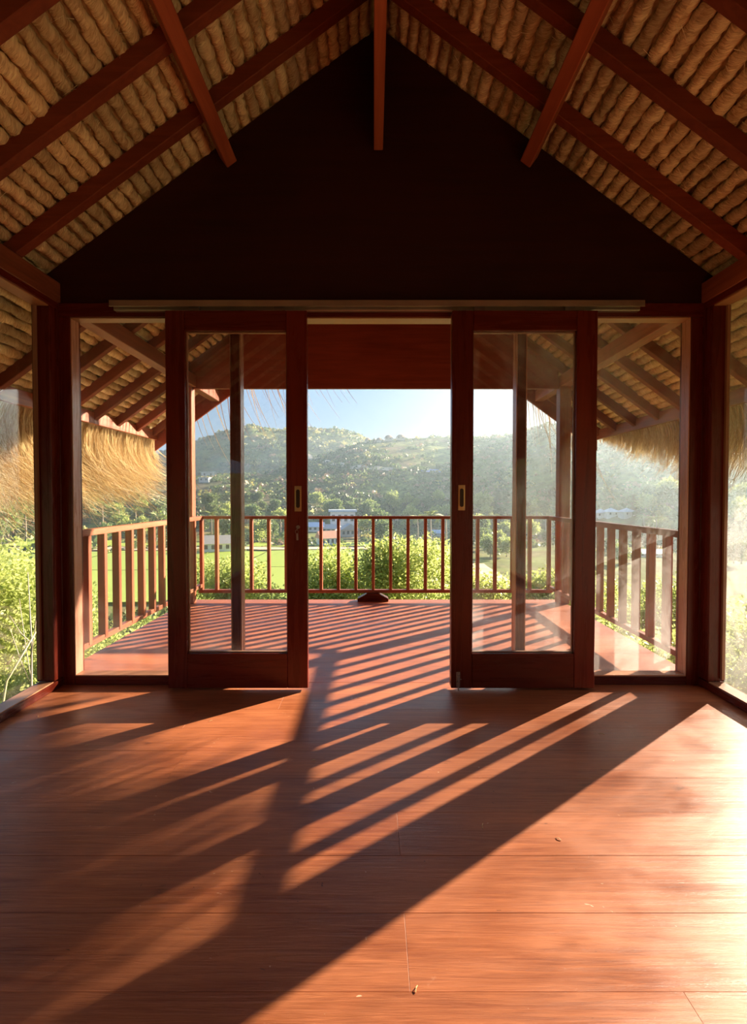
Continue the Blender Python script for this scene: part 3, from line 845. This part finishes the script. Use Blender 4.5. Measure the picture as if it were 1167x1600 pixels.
radii = [0.0, 4, 7, 10, 14, 19, 25, 32, 40, 50, 62, 80, 100, 125, 150] + [165 + 8 * k for k in range(60)] + [660, 720, 800]
nth = 560
vs = []; fs = []
ths = [-math.pi + 2 * math.pi * k / nth for k in range(nth)]
for r in radii[1:]:
    for th in ths:
        x, y = r * math.sin(th), r * math.cos(th); vs.append((x, y, terrain(x, y)))
ci = len(vs); vs.append((0, 0, -3.0))
for k in range(nth):
    fs.append((ci, (k + 1) % nth, k))
for i in range(len(radii) - 2):
    for k in range(nth):
        k2 = (k + 1) % nth
        fs.append((i * nth + k, i * nth + k2, (i + 1) * nth + k2, (i + 1) * nth + k))
gm = MB().add(vs, fs).build('ground', HILL, smooth=True, kind='structure')
tag(gm, 'scrubby green and brown valley floor and hills beyond the deck', 'hillside')
gm['kind'] = 'structure'

def hit(px, py, rmin=40.0):
    """where the sight line through a photo point meets the land"""
    a = (px - 583.5) / 720; b = -(py - 790) / 720
    P = math.atan(15 / 720); c_, s_ = math.cos(P), math.sin(P)
    d = Vector((a, c_ + b * s_, -s_ + b * c_))
    t = rmin
    while t < 640:
        q = d * t + Vector((0, 0, 1.15))
        if q.z <= terrain(q.x, q.y): break
        t += 1.0
    return Vector((q.x, q.y, terrain(q.x, q.y)))

# fields on the valley floor
GREENF = leaf_material('young_crop', (0.34, 0.47, 0.06), (0.46, 0.56, 0.10), 0.2)
TANF = plain('bare_field', (0.52, 0.42, 0.26), 0.9, var=0.1, scale=0.4)
TANG = plain('dry_stubble', (0.40, 0.40, 0.15), 0.9, var=0.2, scale=0.6)
fld = empty('field'); fld['kind'] = 'structure'; tag(fld, 'bright green crop fields on the valley floor', 'field')
def plot(x0, x1, y0, y1, mat, skew=0.0):
    nx, ny = 10, 8; vs = []; fs = []
    for j in range(ny + 1):
        for i in range(nx + 1):
            x = x0 + (x1 - x0) * i / nx + skew * j / ny; y = y0 + (y1 - y0) * j / ny
            vs.append((x, y, terrain(x, y) + 0.28))
    for j in range(ny):
        for i in range(nx):
            a = j * (nx + 1) + i; fs.append((a, a + 1, a + nx + 2, a + nx + 1))
    MB().add(vs, fs).build('plot', mat, fld, smooth=True)
for x0, x1, y0, y1, mt in ((-120, -61, 66, 92, GREENF), (-60.5, -23, 64, 91.5, GREENF), (-22.5, 8, 63, 95, GREENF), (-122, -69, 92.6, 122, GREENF), (-68.4, -29, 92, 124, GREENF), (-28.5, 6, 95.5, 126, GREENF),
                        (8.5, 24, 72, 100, TANF), (8.5, 23, 102, 126, TANG), (-120, -50, 126, 134, TANF), (-48, 6, 128, 134, TANF), (-110, -40, 136, 150, GREENF), (-38, 8, 136, 148, GREENF)):
    plot(x0, x1, y0, y1, mt)

# dirt path along the hillside
pp = [hit(x, y) for x, y in ((470, 706), (484, 713), (500, 721), (520, 727), (545, 733), (575, 735), (610, 735), (640, 734))]
vs = []; fs = []
dense = []
for a, b in zip(pp[:-1], pp[1:]):
    for k in range(6):
        q = a.lerp(b, k / 6); dense.append(Vector((q.x, q.y, 0)))
for i, q in enumerate(dense):
    dv = (dense[min(i + 1, len(dense) - 1)] - dense[max(i - 1, 0)]).normalized(); sd = Vector((-dv.y, dv.x, 0)) * 2.4
    for s_ in (-1, 1):
        e = q + sd * s_; vs.append((e.x, e.y, terrain(e.x, e.y) + 0.7))
for i in range(len(dense) - 1):
    fs.append((2 * i, 2 * i + 1, 2 * i + 3, 2 * i + 2))
pt = MB().add(vs, fs).build('path', plain('dirt_track', (0.55, 0.46, 0.33), 0.9), kind='structure')
tag(pt, 'pale dirt track crossing the hillside', 'path'); pt['kind'] = 'structure'

# ------------------------------------------------------------------ buildings in the valley
WHITE = plain('white_render', (0.72, 0.72, 0.74), 0.8); CREAM = plain('cream_render', (0.60, 0.54, 0.46), 0.8)
BLUER = plain('pale_blue_metal_roof', (0.42, 0.52, 0.68), 0.5); GREYR = plain('grey_sheet_roof', (0.38, 0.38, 0.40), 0.6)
TILER = plain('orange_tile_roof', (0.50, 0.26, 0.17), 0.8); PINKR = plain('sun_bleached_roof', (0.66, 0.55, 0.46), 0.7)
HUTR = plain('brown_thatch_roof', (0.26, 0.18, 0.12), 0.9); DARKW = plain('dark_window', (0.05, 0.06, 0.07), 0.3)
HOUSES = []
def house(px, py, wpx, hpx, kind, wall, roofm, lab, rz=0.0, rmin=40.0, grp=None, lift=0.0):
    p = hit(px, py, rmin); f = p.y / 720; W = wpx * f; H = hpx * f
    HOUSES.append((p.x, p.y, W, wpx, px, py))
    b = empty('house', p + Vector((0, 0, lift))); b.rotation_euler = (0, 0, rz); tag(b, lab, 'house', grp)
    D = W * 0.7; wh = H * (0.55 if kind != 'flat' else 0.88)
    MB().box(-W / 2, W / 2, -D / 2, D / 2, -1.0, wh).build('walls', wall, b)
    o_ = W * 0.07
    if kind == 'gable':
        MB().prism([(-D / 2 - o_, wh - 0.15), (D / 2 + o_, wh - 0.15), (0, H)], (-W / 2 - o_, 0, 0), (W + 2 * o_, 0, 0), ((0, 1, 0), (0, 0, 1))).build('roof', roofm, b)
    elif kind == 'gable_front':
        MB().prism([(-W / 2 - o_, wh - 0.15), (W / 2 + o_, wh - 0.15), (0, H)], (0, -D / 2 - o_, 0), (0, D + 2 * o_, 0), ((1, 0, 0), (0, 0, 1))).build('roof', roofm, b)
    elif kind == 'hip':
        a, c_ = W / 2 + o_ * 2, D / 2 + o_ * 2
        MB().add([(-a, -c_, wh - 0.1), (a, -c_, wh - 0.1), (a, c_, wh - 0.1), (-a, c_, wh - 0.1), (0, 0, H)], [(0, 1, 4), (1, 2, 4), (2, 3, 4), (3, 0, 4), (3, 2, 1, 0)]).build('roof', roofm, b)
    elif kind == 'hut':
        n = 10; prof = [(0, H), (0.25, H * 0.92), (0.45, H * 0.72), (0.58, H * 0.42), (0.66, H * 0.32)]
        vs = []; fs = []
        for (q, z) in prof:
            for k in range(n): vs.append((W * q * math.cos(k * 2 * math.pi / n), W * q * math.sin(k * 2 * math.pi / n), z))
        for i in range(len(prof) - 1):
            for k in range(n): fs.append((i * n + k, i * n + (k + 1) % n, (i + 1) * n + (k + 1) % n, (i + 1) * n + k))
        MB().add(vs, fs).build('roof', roofm, b)
    else:
        MB().box(-W / 2 - o_, W / 2 + o_, -D / 2 - o_, D / 2 + o_, wh, H).build('roof', roofm, b)
    nw = max(2, min(4, int(wpx / 7)))
    wmesh = MB().box(-W * 0.06, W * 0.06, -0.06, 0.02, wh * 0.35, wh * 0.8).mesh('window', DARKW)
    for k in range(nw):
        link('window', wmesh, b, (-W / 2 + W * (k + 0.5) / nw, -D / 2 - 0.03, 0))
    return b
house(327, 746, 20, 8, 'flat', WHITE, WHITE, 'upper white building on the bare hillside beside the left deck post')
house(320, 753, 15, 7, 'flat', WHITE, WHITE, 'lower white building on the bare hillside beside the left deck post')
house(535, 822, 38, 25, 'flat', WHITE, BLUER, 'pale house with flat blue roof seen just above the front railing', rz=0.1)
house(545, 838, 28, 20, 'gable_front', CREAM, GREYR, 'grey roofed house below the flat blue roofed one', rz=0.3)
house(490, 830, 30, 14, 'gable', WHITE, BLUER, 'low house with pale blue roof beside the left door handle stile')
house(514, 832, 30, 13, 'gable', CREAM, GREYR, 'long low grey roofed shed left of the grey gabled house', rz=-0.3)
house(512, 852, 30, 22, 'gable', WHITE, TILER, 'white house with faded orange roof behind the front railing', rz=0.5)
house(340, 862, 42, 25, 'gable', WHITE, PINKR, 'white house with bleached roof seen through the left sliding door', rz=0.25)
house(684, 838, 18, 10, 'gable', WHITE, BLUER, 'small pale roofed house among trees left of the right door')
for k, (x_, s_) in enumerate(((938, 17), (954, 19), (979, 20))):
    house(x_, 808, s_, 13, 'hip', WHITE, BLUER, ['leftmost of three small blue hip roofed pavilions on the right', 'middle of three small blue hip roofed pavilions on the right', 'rightmost of three small blue hip roofed pavilions on the right'][k], rz=0.1 * k, grp='blue roofed pavilions')
house(1010, 868, 44, 10, 'gable', WHITE, BLUER, 'pale blue roofed shed behind the right deck railing')
for k, (x_, y_, s_, lab) in enumerate(((574, 690.5, 8, 'smallest brown thatched villa on the ridge, furthest left'), (592, 690, 7, 'low brown thatched villa second along the ridge'), (607, 688, 11, 'brown thatched villa third along the ridge'), (626, 687, 13, 'largest brown thatched villa on the ridge, furthest right'))):
    house(x_, y_ + 1.5, s_, 8 if s_ > 9 else 6, 'hut', CREAM, HUTR, lab, grp='ridge villas', lift=1.0)
tp = hit(672, 738)
vs = []; fs = []
for j in range(4):
    for i in range(7):
        x, y = tp.x + (i - 3) * 2.0, tp.y + (j - 1.5) * 3.2; vs.append((x, y, terrain(x, y) + 1.2 + 0.3 * math.sin(i * 2 + j)))
for j in range(3):
    for i in range(6): a = j * 7 + i; fs.append((a, a + 1, a + 8, a + 7))
o = MB().add(vs, fs).build('tarpaulin', plain('blue_tarp', (0.18, 0.26, 0.52), 0.6)); tag(o, 'blue tarpaulin spread on the bare hillside', 'tarpaulin')

# ------------------------------------------------------------------ scrub on the hills: far too many bushes to count
SCRUB = [leaf_material('scrub_green', (0.085, 0.135, 0.045), (0.20, 0.27, 0.085), 0.3), leaf_material('scrub_dark', (0.05, 0.085, 0.035), (0.12, 0.17, 0.06), 0.3),
         leaf_material('scrub_yellow', (0.25, 0.27, 0.07), (0.50, 0.46, 0.15), 0.3), leaf_material('scrub_dry', (0.24, 0.16, 0.10), (0.42, 0.31, 0.20), 0.2)]
def clear_of(x, y):
    """houses keep their own yards; the photograph's bare slopes stay thin"""
    px = 583.5 + 720 * x / y
    for hx, hy, W, wpx, hpx, hpy in HOUSES:
        if y < hy + W and hy - y < 26 and abs(px - hpx) < wpx * 0.62: return 0.0
    d = y
    if 610 < px < 700 and 305 < d < 400: return 0.28
    if 300 < px < 372 and 250 < d < 330: return 0.25
    if 372 < px < 470 and 285 < d < 360: return 0.5
    return 1.0
def scrub(n, rmin, rmax, thmin, thmax, smin, smax, weights, seed, cards=22):
    rs = np.random.RandomState(seed); V = []; MI = []
    for i in range(n):
        th = rs.uniform(thmin, thmax); r = math.sqrt(rs.uniform(rmin ** 2, rmax ** 2))
        x, y = r * math.sin(th), r * math.cos(th)
        if rs.rand() > clear_of(x, y): continue
        dens = vnoise(x + 200, y, 38)
        if dens < -0.12 and rs.rand() < 0.6: continue
        s_ = smin + (smax - smin) * rs.rand() ** 2.2
        k = rs.choice(4, p=weights)
        z = terrain(x, y)
        u = rs.normal(size=(cards, 3)); u /= np.linalg.norm(u, axis=1)[:, None]; u[:, 2] = np.abs(u[:, 2]) * 1.1 - 0.15
        c = u * s_ * (0.55 + 0.5 * rs.rand(cards, 1)) * np.array([1.15, 1.15, rs.uniform(0.7, 1.15)]) + np.array([x, y, z + 0.1])
        a = rs.normal(size=(cards, 3)); a /= np.linalg.norm(a, axis=1)[:, None]
        b = np.cross(a, u + 0.7 * rs.normal(size=(cards, 3))); b /= np.linalg.norm(b, axis=1)[:, None]
        w_ = s_ * (0.24 + 0.22 * rs.rand(cards, 1))
        V.append(np.stack([c - a * w_, c - b * w_ * 0.7, c + a * w_, c + b * w_ * 0.7], 1).reshape(-1, 3)); MI += [k] * cards
    V = np.concatenate(V); F = np.arange(len(V)).reshape(-1, 4)
    me = bpy.data.meshes.new('scrub'); me.from_pydata(V.tolist(), [], F.tolist())
    for m in SCRUB: me.materials.append(m)
    me.polygons.foreach_set('material_index', MI); me.update()
    return me
o = link('hillside_scrub', scrub(11000, 195, 425, R(-42), R(42), 0.7, 3.4, (0.42, 0.33, 0.08, 0.17), 5), kind='stuff')
tag(o, 'dense green scrub covering the middle slope and its ridge', 'bushes', kind='stuff')
o = link('hillside_scrub', scrub(2600, 430, 635, R(-30), R(8), 1.2, 4.6, (0.46, 0.20, 0.28, 0.06), 6), kind='stuff')
tag(o, 'lighter scrub on the far left hill behind the middle slope', 'bushes', kind='stuff')
o = link('valley_undergrowth', scrub(1500, 26, 66, R(-60), R(60), 0.5, 1.6, (0.50, 0.20, 0.27, 0.03), 7), kind='stuff')
tag(o, 'low green undergrowth on the slope below the house', 'bushes', kind='stuff')
o = link('valley_undergrowth', scrub(1300, 138, 194, R(-48), R(48), 0.6, 2.6, (0.50, 0.26, 0.22, 0.02), 8), kind='stuff')
tag(o, 'green undergrowth along the foot of the hill behind the fields', 'bushes', kind='stuff')

# ------------------------------------------------------------------ trees
def crown_mesh(seed, blobs, n, lw, ll, mat, droop=0.3):
    """leaf cards on the shells of several blobs ((x,y,z),r,flat)"""
    rs = np.random.RandomState(seed); V = []; F = []
    tot = sum(b[1] ** 2 for b in blobs)
    for (c, r, fl) in blobs:
        k = max(8, int(n * r * r / tot))
        u = rs.normal(size=(k, 3)); u /= np.linalg.norm(u, axis=1)[:, None]
        rad = r * (1 - 0.55 * rs.rand(k, 1) ** 1.6) * (1 + 0.25 * np.sin(u[:, :1] * 7 + seed) * np.cos(u[:, 1:2] * 6))
        p = u * rad * np.array([1, 1, fl]) + np.array(c)
        d = rs.normal(size=(k, 3)) * 0.8 + u * 0.6; d[:, 2] -= droop; d /= np.linalg.norm(d, axis=1)[:, None]
        s_ = np.cross(d, rs.normal(size=(k, 3))); s_ /= np.linalg.norm(s_, axis=1)[:, None]
        sz = (0.65 + 0.7 * rs.rand(k, 1))
        a = p; b_ = p + d * ll * 0.5 * sz + s_ * lw * 0.5 * sz; c_ = p + d * ll * sz; e = p + d * ll * 0.5 * sz - s_ * lw * 0.5 * sz
        q = np.stack([a, b_, c_, e], 1).reshape(-1, 3); base = sum(len(x) for x in V)
        V.append(q); idx = np.arange(k)[:, None] * 4 + np.array([0, 1, 2, 3]) + base; F.append(idx)
    V = np.concatenate(V); F = np.concatenate(F)
    me = bpy.data.meshes.new('foliage'); me.from_pydata(V.tolist(), [], F.tolist()); me.materials.append(mat); me.update()
    return me
def trunk_mesh(seed, h, r, branches, spread):
    rr = random.Random(seed); mb = MB()
    pts = [(rr.uniform(-.05, .05) * h * k / 5, rr.uniform(-.05, .05) * h * k / 5, h * k / 5) for k in range(6)]
    mb.tube(pts, [r * (1 - 0.12 * k) for k in range(6)], 7)
    for b in range(branches):
        st = Vector(pts[rr.choice((2, 3, 4))]); a = rr.uniform(0, 6.28)
        en = st + Vector((math.cos(a) * spread, math.sin(a) * spread, rr.uniform(0.3, 0.9) * spread))
        mb.tube([st, st.lerp(en, 0.5) + Vector((0, 0, 0.06 * spread)), en], [r * 0.5, r * 0.35, r * 0.15], 5)
    return mb.mesh('trunk', BARK, smooth=True)

# near trees below the deck, leaf by leaf
def near_blobs(seed, w_, h_):
    rr = random.Random(seed); bl = []
    for i in range(9):
        a = rr.uniform(0, 6.28); q = rr.uniform(0.15, 0.75) * w_
        bl.append(((math.cos(a) * q, math.sin(a) * q, -rr.uniform(0.25, 0.85) * h_), rr.uniform(0.32, 0.5) * w_, 0.9))
    bl.append(((0, 0, -0.30 * h_), 0.42 * w_, 0.9))
    return bl
near_src = []
for k, (seed, mat) in enumerate(((31, LEAF_Y), (32, LEAF_Y), (33, LEAF_G))):
    near_src.append((crown_mesh(seed, near_blobs(seed, 1.25, 1.9), 15000, 0.037, 0.078, mat), trunk_mesh(seed, 1.9, 0.07, 4, 0.7)))
NEAR = [(-0.75, 9.8, 0.05, 0, 1.0, 'yellow green leafy tree just beyond the deck, left of the foot block'),
        (0.45, 9.4, 0.42, 1, 1.0, 'tallest yellow green leafy tree just beyond the deck, behind the foot block'),
        (-3.3, 10.2, -0.15, 1, 1.05, 'leafy tree behind the left end of the front railing'),
        (-2.05, 9.0, -0.75, 0, 0.9, 'low leafy tree seen through the left sliding door'),
        (2.35, 9.2, -0.30, 0, 0.9, 'yellow green leafy tree seen through the right sliding door'),
        (3.7, 9.6, -0.25, 1, 1.0, 'leafy tree behind the right far corner post'),
        (5.6, 8.6, -0.30, 2, 1.1, 'green leafy tree beyond the right deck railing'),
        (-5.6, 6.7, 0.45, 0, 1.15, 'bright yellow green tree outside the left side window'),
        (-7.0, 9.5, -0.2, 2, 1.2, 'green leafy tree beyond the left deck railing'),
        (1.2, 12.5, -1.0, 0, 1.0, 'low yellow green bush behind the bare field'),
        (-4.1, 4.3, -0.75, 2, 0.8, 'low green bush under the left side window'),
        (-4.2, 6.2, -0.80, 0, 0.85, 'low yellow green bush under the middle of the left deck railing'),
        (-3.9, 8.0, -0.85, 2, 0.8, 'low green bush under the far end of the left deck railing'),
        (4.1, 4.4, -0.60, 2, 0.8, 'low green bush under the right side window'),
        (4.2, 6.3, -0.55, 0, 0.9, 'low yellow green bush under the middle of the right deck railing'),
        (3.7, 8.0, -0.80, 1, 0.8, 'low leafy bush under the far end of the right deck railing'),
        (5.4, 5.4, 0.35, 0, 1.1, 'pale yellow green tree outside the right side window'),
        (0.0, 7.2, -1.15, 2, 0.9, 'low green bush directly below the deck edge'),
        (-2.6, 7.4, -1.1, 0, 0.85, 'low yellow bush below the left part of the deck edge'),
        (2.5, 7.4, -1.15, 1, 0.85, 'low leafy bush below the right part of the deck edge')]
for x_, y_, top, k, s_, lab in NEAR:
    zb_ = terrain(x_, y_); t = empty('leafy_tree', (x_, y_, zb_)); tag(t, lab, 'tree', 'trees below the deck')
    f = link('foliage', near_src[k][0], t, (0, 0, top - zb_), kind='stuff'); f.scale = (s_,) * 3; f.rotation_euler = (0, 0, rnd.uniform(0, 6.28))
    tr_ = link('trunk', near_src[k][1], t, (0, 0, -0.1)); tr_.scale = (1, 1, max(0.3, (top - 0.7 - zb_) / 1.9))
# bare sapling and a leaning bamboo stick by the left window
sp = empty('bare_sapling', (-3.95, 5.25, terrain(-3.95, 5.25))); tag(sp, 'thin bare pale sapling outside the left side window', 'sapling')
PALE = plain('pale_bark', (0.42, 0.36, 0.27), 0.7)
h_ = 0.28 - sp.location.z
MB().tube([(0.05, 0, 0), (0.0, 0.02, h_ * 0.5), (0.03, 0, h_ * 0.75), (0.0, 0, h_)], [0.018, 0.013, 0.009, 0.004], 7).build('stem', PALE, sp, smooth=True)
for a in ((0.0, 0.02, h_ * 0.62, -0.18, 0.1, h_ * 0.90), (0.02, 0, h_ * 0.70, 0.2, -0.1, h_ * 0.95), (0.0, 0.02, h_ * 0.6, -0.10, -0.15, h_ * 0.82), (0.03, 0, h_ * 0.75, -0.22, 0.0, h_ * 0.85)):
    MB().tube([a[:3], ((a[0] + a[3]) / 2, (a[1] + a[4]) / 2, (a[2] + a[5]) / 2 - 0.04), a[3:]], [0.007, 0.005, 0.0025], 5).build('branch', PALE, sp, smooth=True)
bb = MB().tube([(-3.52, 3.75, -0.52 - 2.6), (-3.37, 4.2, -0.55), (-3.25, 4.42, -0.15)], [0.010, 0.009, 0.006], 7)
o = bb.build('bamboo_pole', plain('dry_bamboo', (0.62, 0.52, 0.26), 0.5), smooth=True); tag(o, 'leaning dry bamboo pole outside the left side window', 'pole')

# valley trees, palms
tree_src = []
for k, (seed, mat) in enumerate(((41, LEAF_G), (42, LEAF_D), (43, LEAF_Y), (44, LEAF_D))):
    rr = random.Random(seed); bl = []
    for i in range(8):
        a = rr.uniform(0, 6.28); q = rr.uniform(0.6, 1.9)
        bl.append(((math.cos(a) * q, math.sin(a) * q, rr.uniform(3.0, 6.2)), rr.uniform(1.1, 1.9), 0.85))
    bl.append(((0, 0, 6.2), 1.5, 0.9))
    tree_src.append((crown_mesh(seed, bl, 1500, 0.42, 0.75, mat, 0.2), trunk_mesh(seed, 4.2, 0.22, 4, 1.4)))
def frond_mesh(seed):
    rr = random.Random(seed); mb = MB(); L = 3.6; k = 9
    sp_ = [Vector((L * (t - 0.16 * t * t) * 0.9, 0, L * (0.42 * t - 0.75 * t * t))) for t in [i / k for i in range(k + 1)]]
    mb.tube(sp_, [0.06 * (1 - 0.08 * i) for i in range(k + 1)], 3)
    for i in range(1, k + 1):
        for s in (-1, 1):
            for dd in (0, 0.5):
                p = sp_[i - 1].lerp(sp_[i], dd); ln = 1.0 * math.sin(math.pi * min(0.95, (i + dd) / (k + 1.0))) + 0.15
                e = p + Vector((0.45 * ln, s * ln * 0.75, -0.38 * ln))
                w_ = Vector((0.09, 0, 0.02))
                mb.add([p - w_, p + w_, e], [(0, 1, 2)])
    return mb.mesh('frond', PALML)
PALML = leaf_material('palm_leaves', (0.13, 0.20, 0.05), (0.33, 0.36, 0.12), 0.3)
fronds = [frond_mesh(s) for s in (1, 2)]
palm_trunk = MB().tube([(0, 0, 0), (0.15, 0, 2.5), (0.1, 0.05, 5), (0, 0, 7.2)], [0.24, 0.17, 0.15, 0.13], 7).mesh('trunk', BARK, smooth=True)
def palm(p, s_, lab, grp, seed):
    rr = random.Random(seed); t = empty('palm_tree', p); t.scale = (s_,) * 3; tag(t, lab, 'palm', grp)
    link('trunk', palm_trunk, t)
    for k in range(11):
        f = link('frond', rr.choice(fronds), t, (0, 0, 7.15)); f.rotation_euler = (rr.uniform(-.15, .15), rr.uniform(-0.75, 0.35), k * 2 * math.pi / 11 + rr.uniform(-.2, .2))
ORD = ['first', 'second', 'third', 'fourth', 'fifth', 'sixth', 'seventh', 'eighth', 'ninth', 'tenth', 'eleventh', 'twelfth', 'thirteenth', 'fourteenth', 'fifteenth', 'sixteenth', 'seventeenth', 'eighteenth', 'nineteenth', 'twentieth']
ZONES = ((-80, 52, 'through the left side window'), (138, 256, 'through the narrow window left of the doors'), (312, 362, 'in the left door beside the deck post'), (386, 446, 'in the left door beside its handle stile'),
         (482, 704, 'in the open gap between the doors'), (742, 794, 'in the right door beside its handle stile'), (824, 862, 'in the right door beside the deck post'), (936, 1046, 'through the narrow window right of the doors'), (1136, 1240, 'through the right side window'))
def zone_of(px):
    for a, b, nm in ZONES:
        if a <= px <= b: return nm
    return None
PALMS = [(160, 826, 1.2), (186, 828, 1.0), (212, 834, 1.2), (246, 838, 1.0), (330, 838, 1.1), (352, 834, 0.9), (438, 838, 1.0), (652, 848, 1.1), (672, 852, 1.3), (696, 862, 1.3), (770, 838, 1.1), (838, 834, 1.3), (852, 840, 1.0), (1025, 850, 1.1), (1005, 842, 1.0), (20, 838, 1.1), (40, 846, 1.2)]
seen = {}
for i, (px, py, s_) in enumerate(sorted(PALMS)):
    z = zone_of(px); seen[z] = seen.get(z, 0) + 1
    palm(hit(px, py), s_, 'coconut palm, %s palm from the left, %s' % (ORD[seen[z] - 1], z), 'coconut palms', i)
KINDS_ = ('mid green', 'dark green', 'yellow green', 'spreading green')
tr_r = random.Random(77); rows = []
while len(rows) < 130:
    px = tr_r.uniform(-40, 1200); py = tr_r.uniform(784, 850)
    if zone_of(px) is None or (920 < px < 1000 and py < 832): continue
    p = hit(px, py)
    if any(p.y < hy + W and hy - p.y < 40 and abs(px - hpx) < wpx * 0.6 + 12 and hpy - 6 < py for hx, hy, W, wpx, hpx, hpy in HOUSES): continue
    rows.append((px, p, tr_r.choice((0, 0, 1, 1, 2, 3)), tr_r.uniform(0.75, 1.4)))
while len(rows) < 165:
    px = tr_r.uniform(738, 1240); py = tr_r.uniform(838, 884)
    if zone_of(px) is None: continue
    rows.append((px, hit(px, py), tr_r.choice((0, 1, 1, 3)), tr_r.uniform(0.45, 0.8)))
seen = {}
for px, p, k, s_ in sorted(rows, key=lambda q: q[0]):
    z = zone_of(px); seen[(k, z)] = seen.get((k, z), 0) + 1
    t = empty('valley_tree', p); t.scale = (s_, s_, s_ * tr_r.uniform(0.75, 1.0)); t.rotation_euler = (0, 0, tr_r.uniform(0, 6.28))
    tag(t, '%s valley tree, %s from the left, %s' % (KINDS_[k], ORD[seen[(k, z)] - 1], z), 'tree', 'trees at the foot of the hill')
    link('foliage', tree_src[k][0], t, kind='stuff'); link('trunk', tree_src[k][1], t)

# ------------------------------------------------------------------ haze over the valley
m, g, out = newmat('valley_haze')
vsn = g.n('ShaderNodeVolumeScatter'); vsn.inputs['Color'].default_value = (0.66, 0.87, 1.0, 1); vsn.inputs['Density'].default_value = 0.00070; vsn.inputs['Anisotropy'].default_value = 0.66
g.l(vsn.outputs[0], out.inputs['Volume'])
hz = MB().box(-520, 520, 24, 600, -30, 62).build('haze', m)
tag(hz, 'thin sunlit haze hanging over the valley', 'haze', kind='stuff')
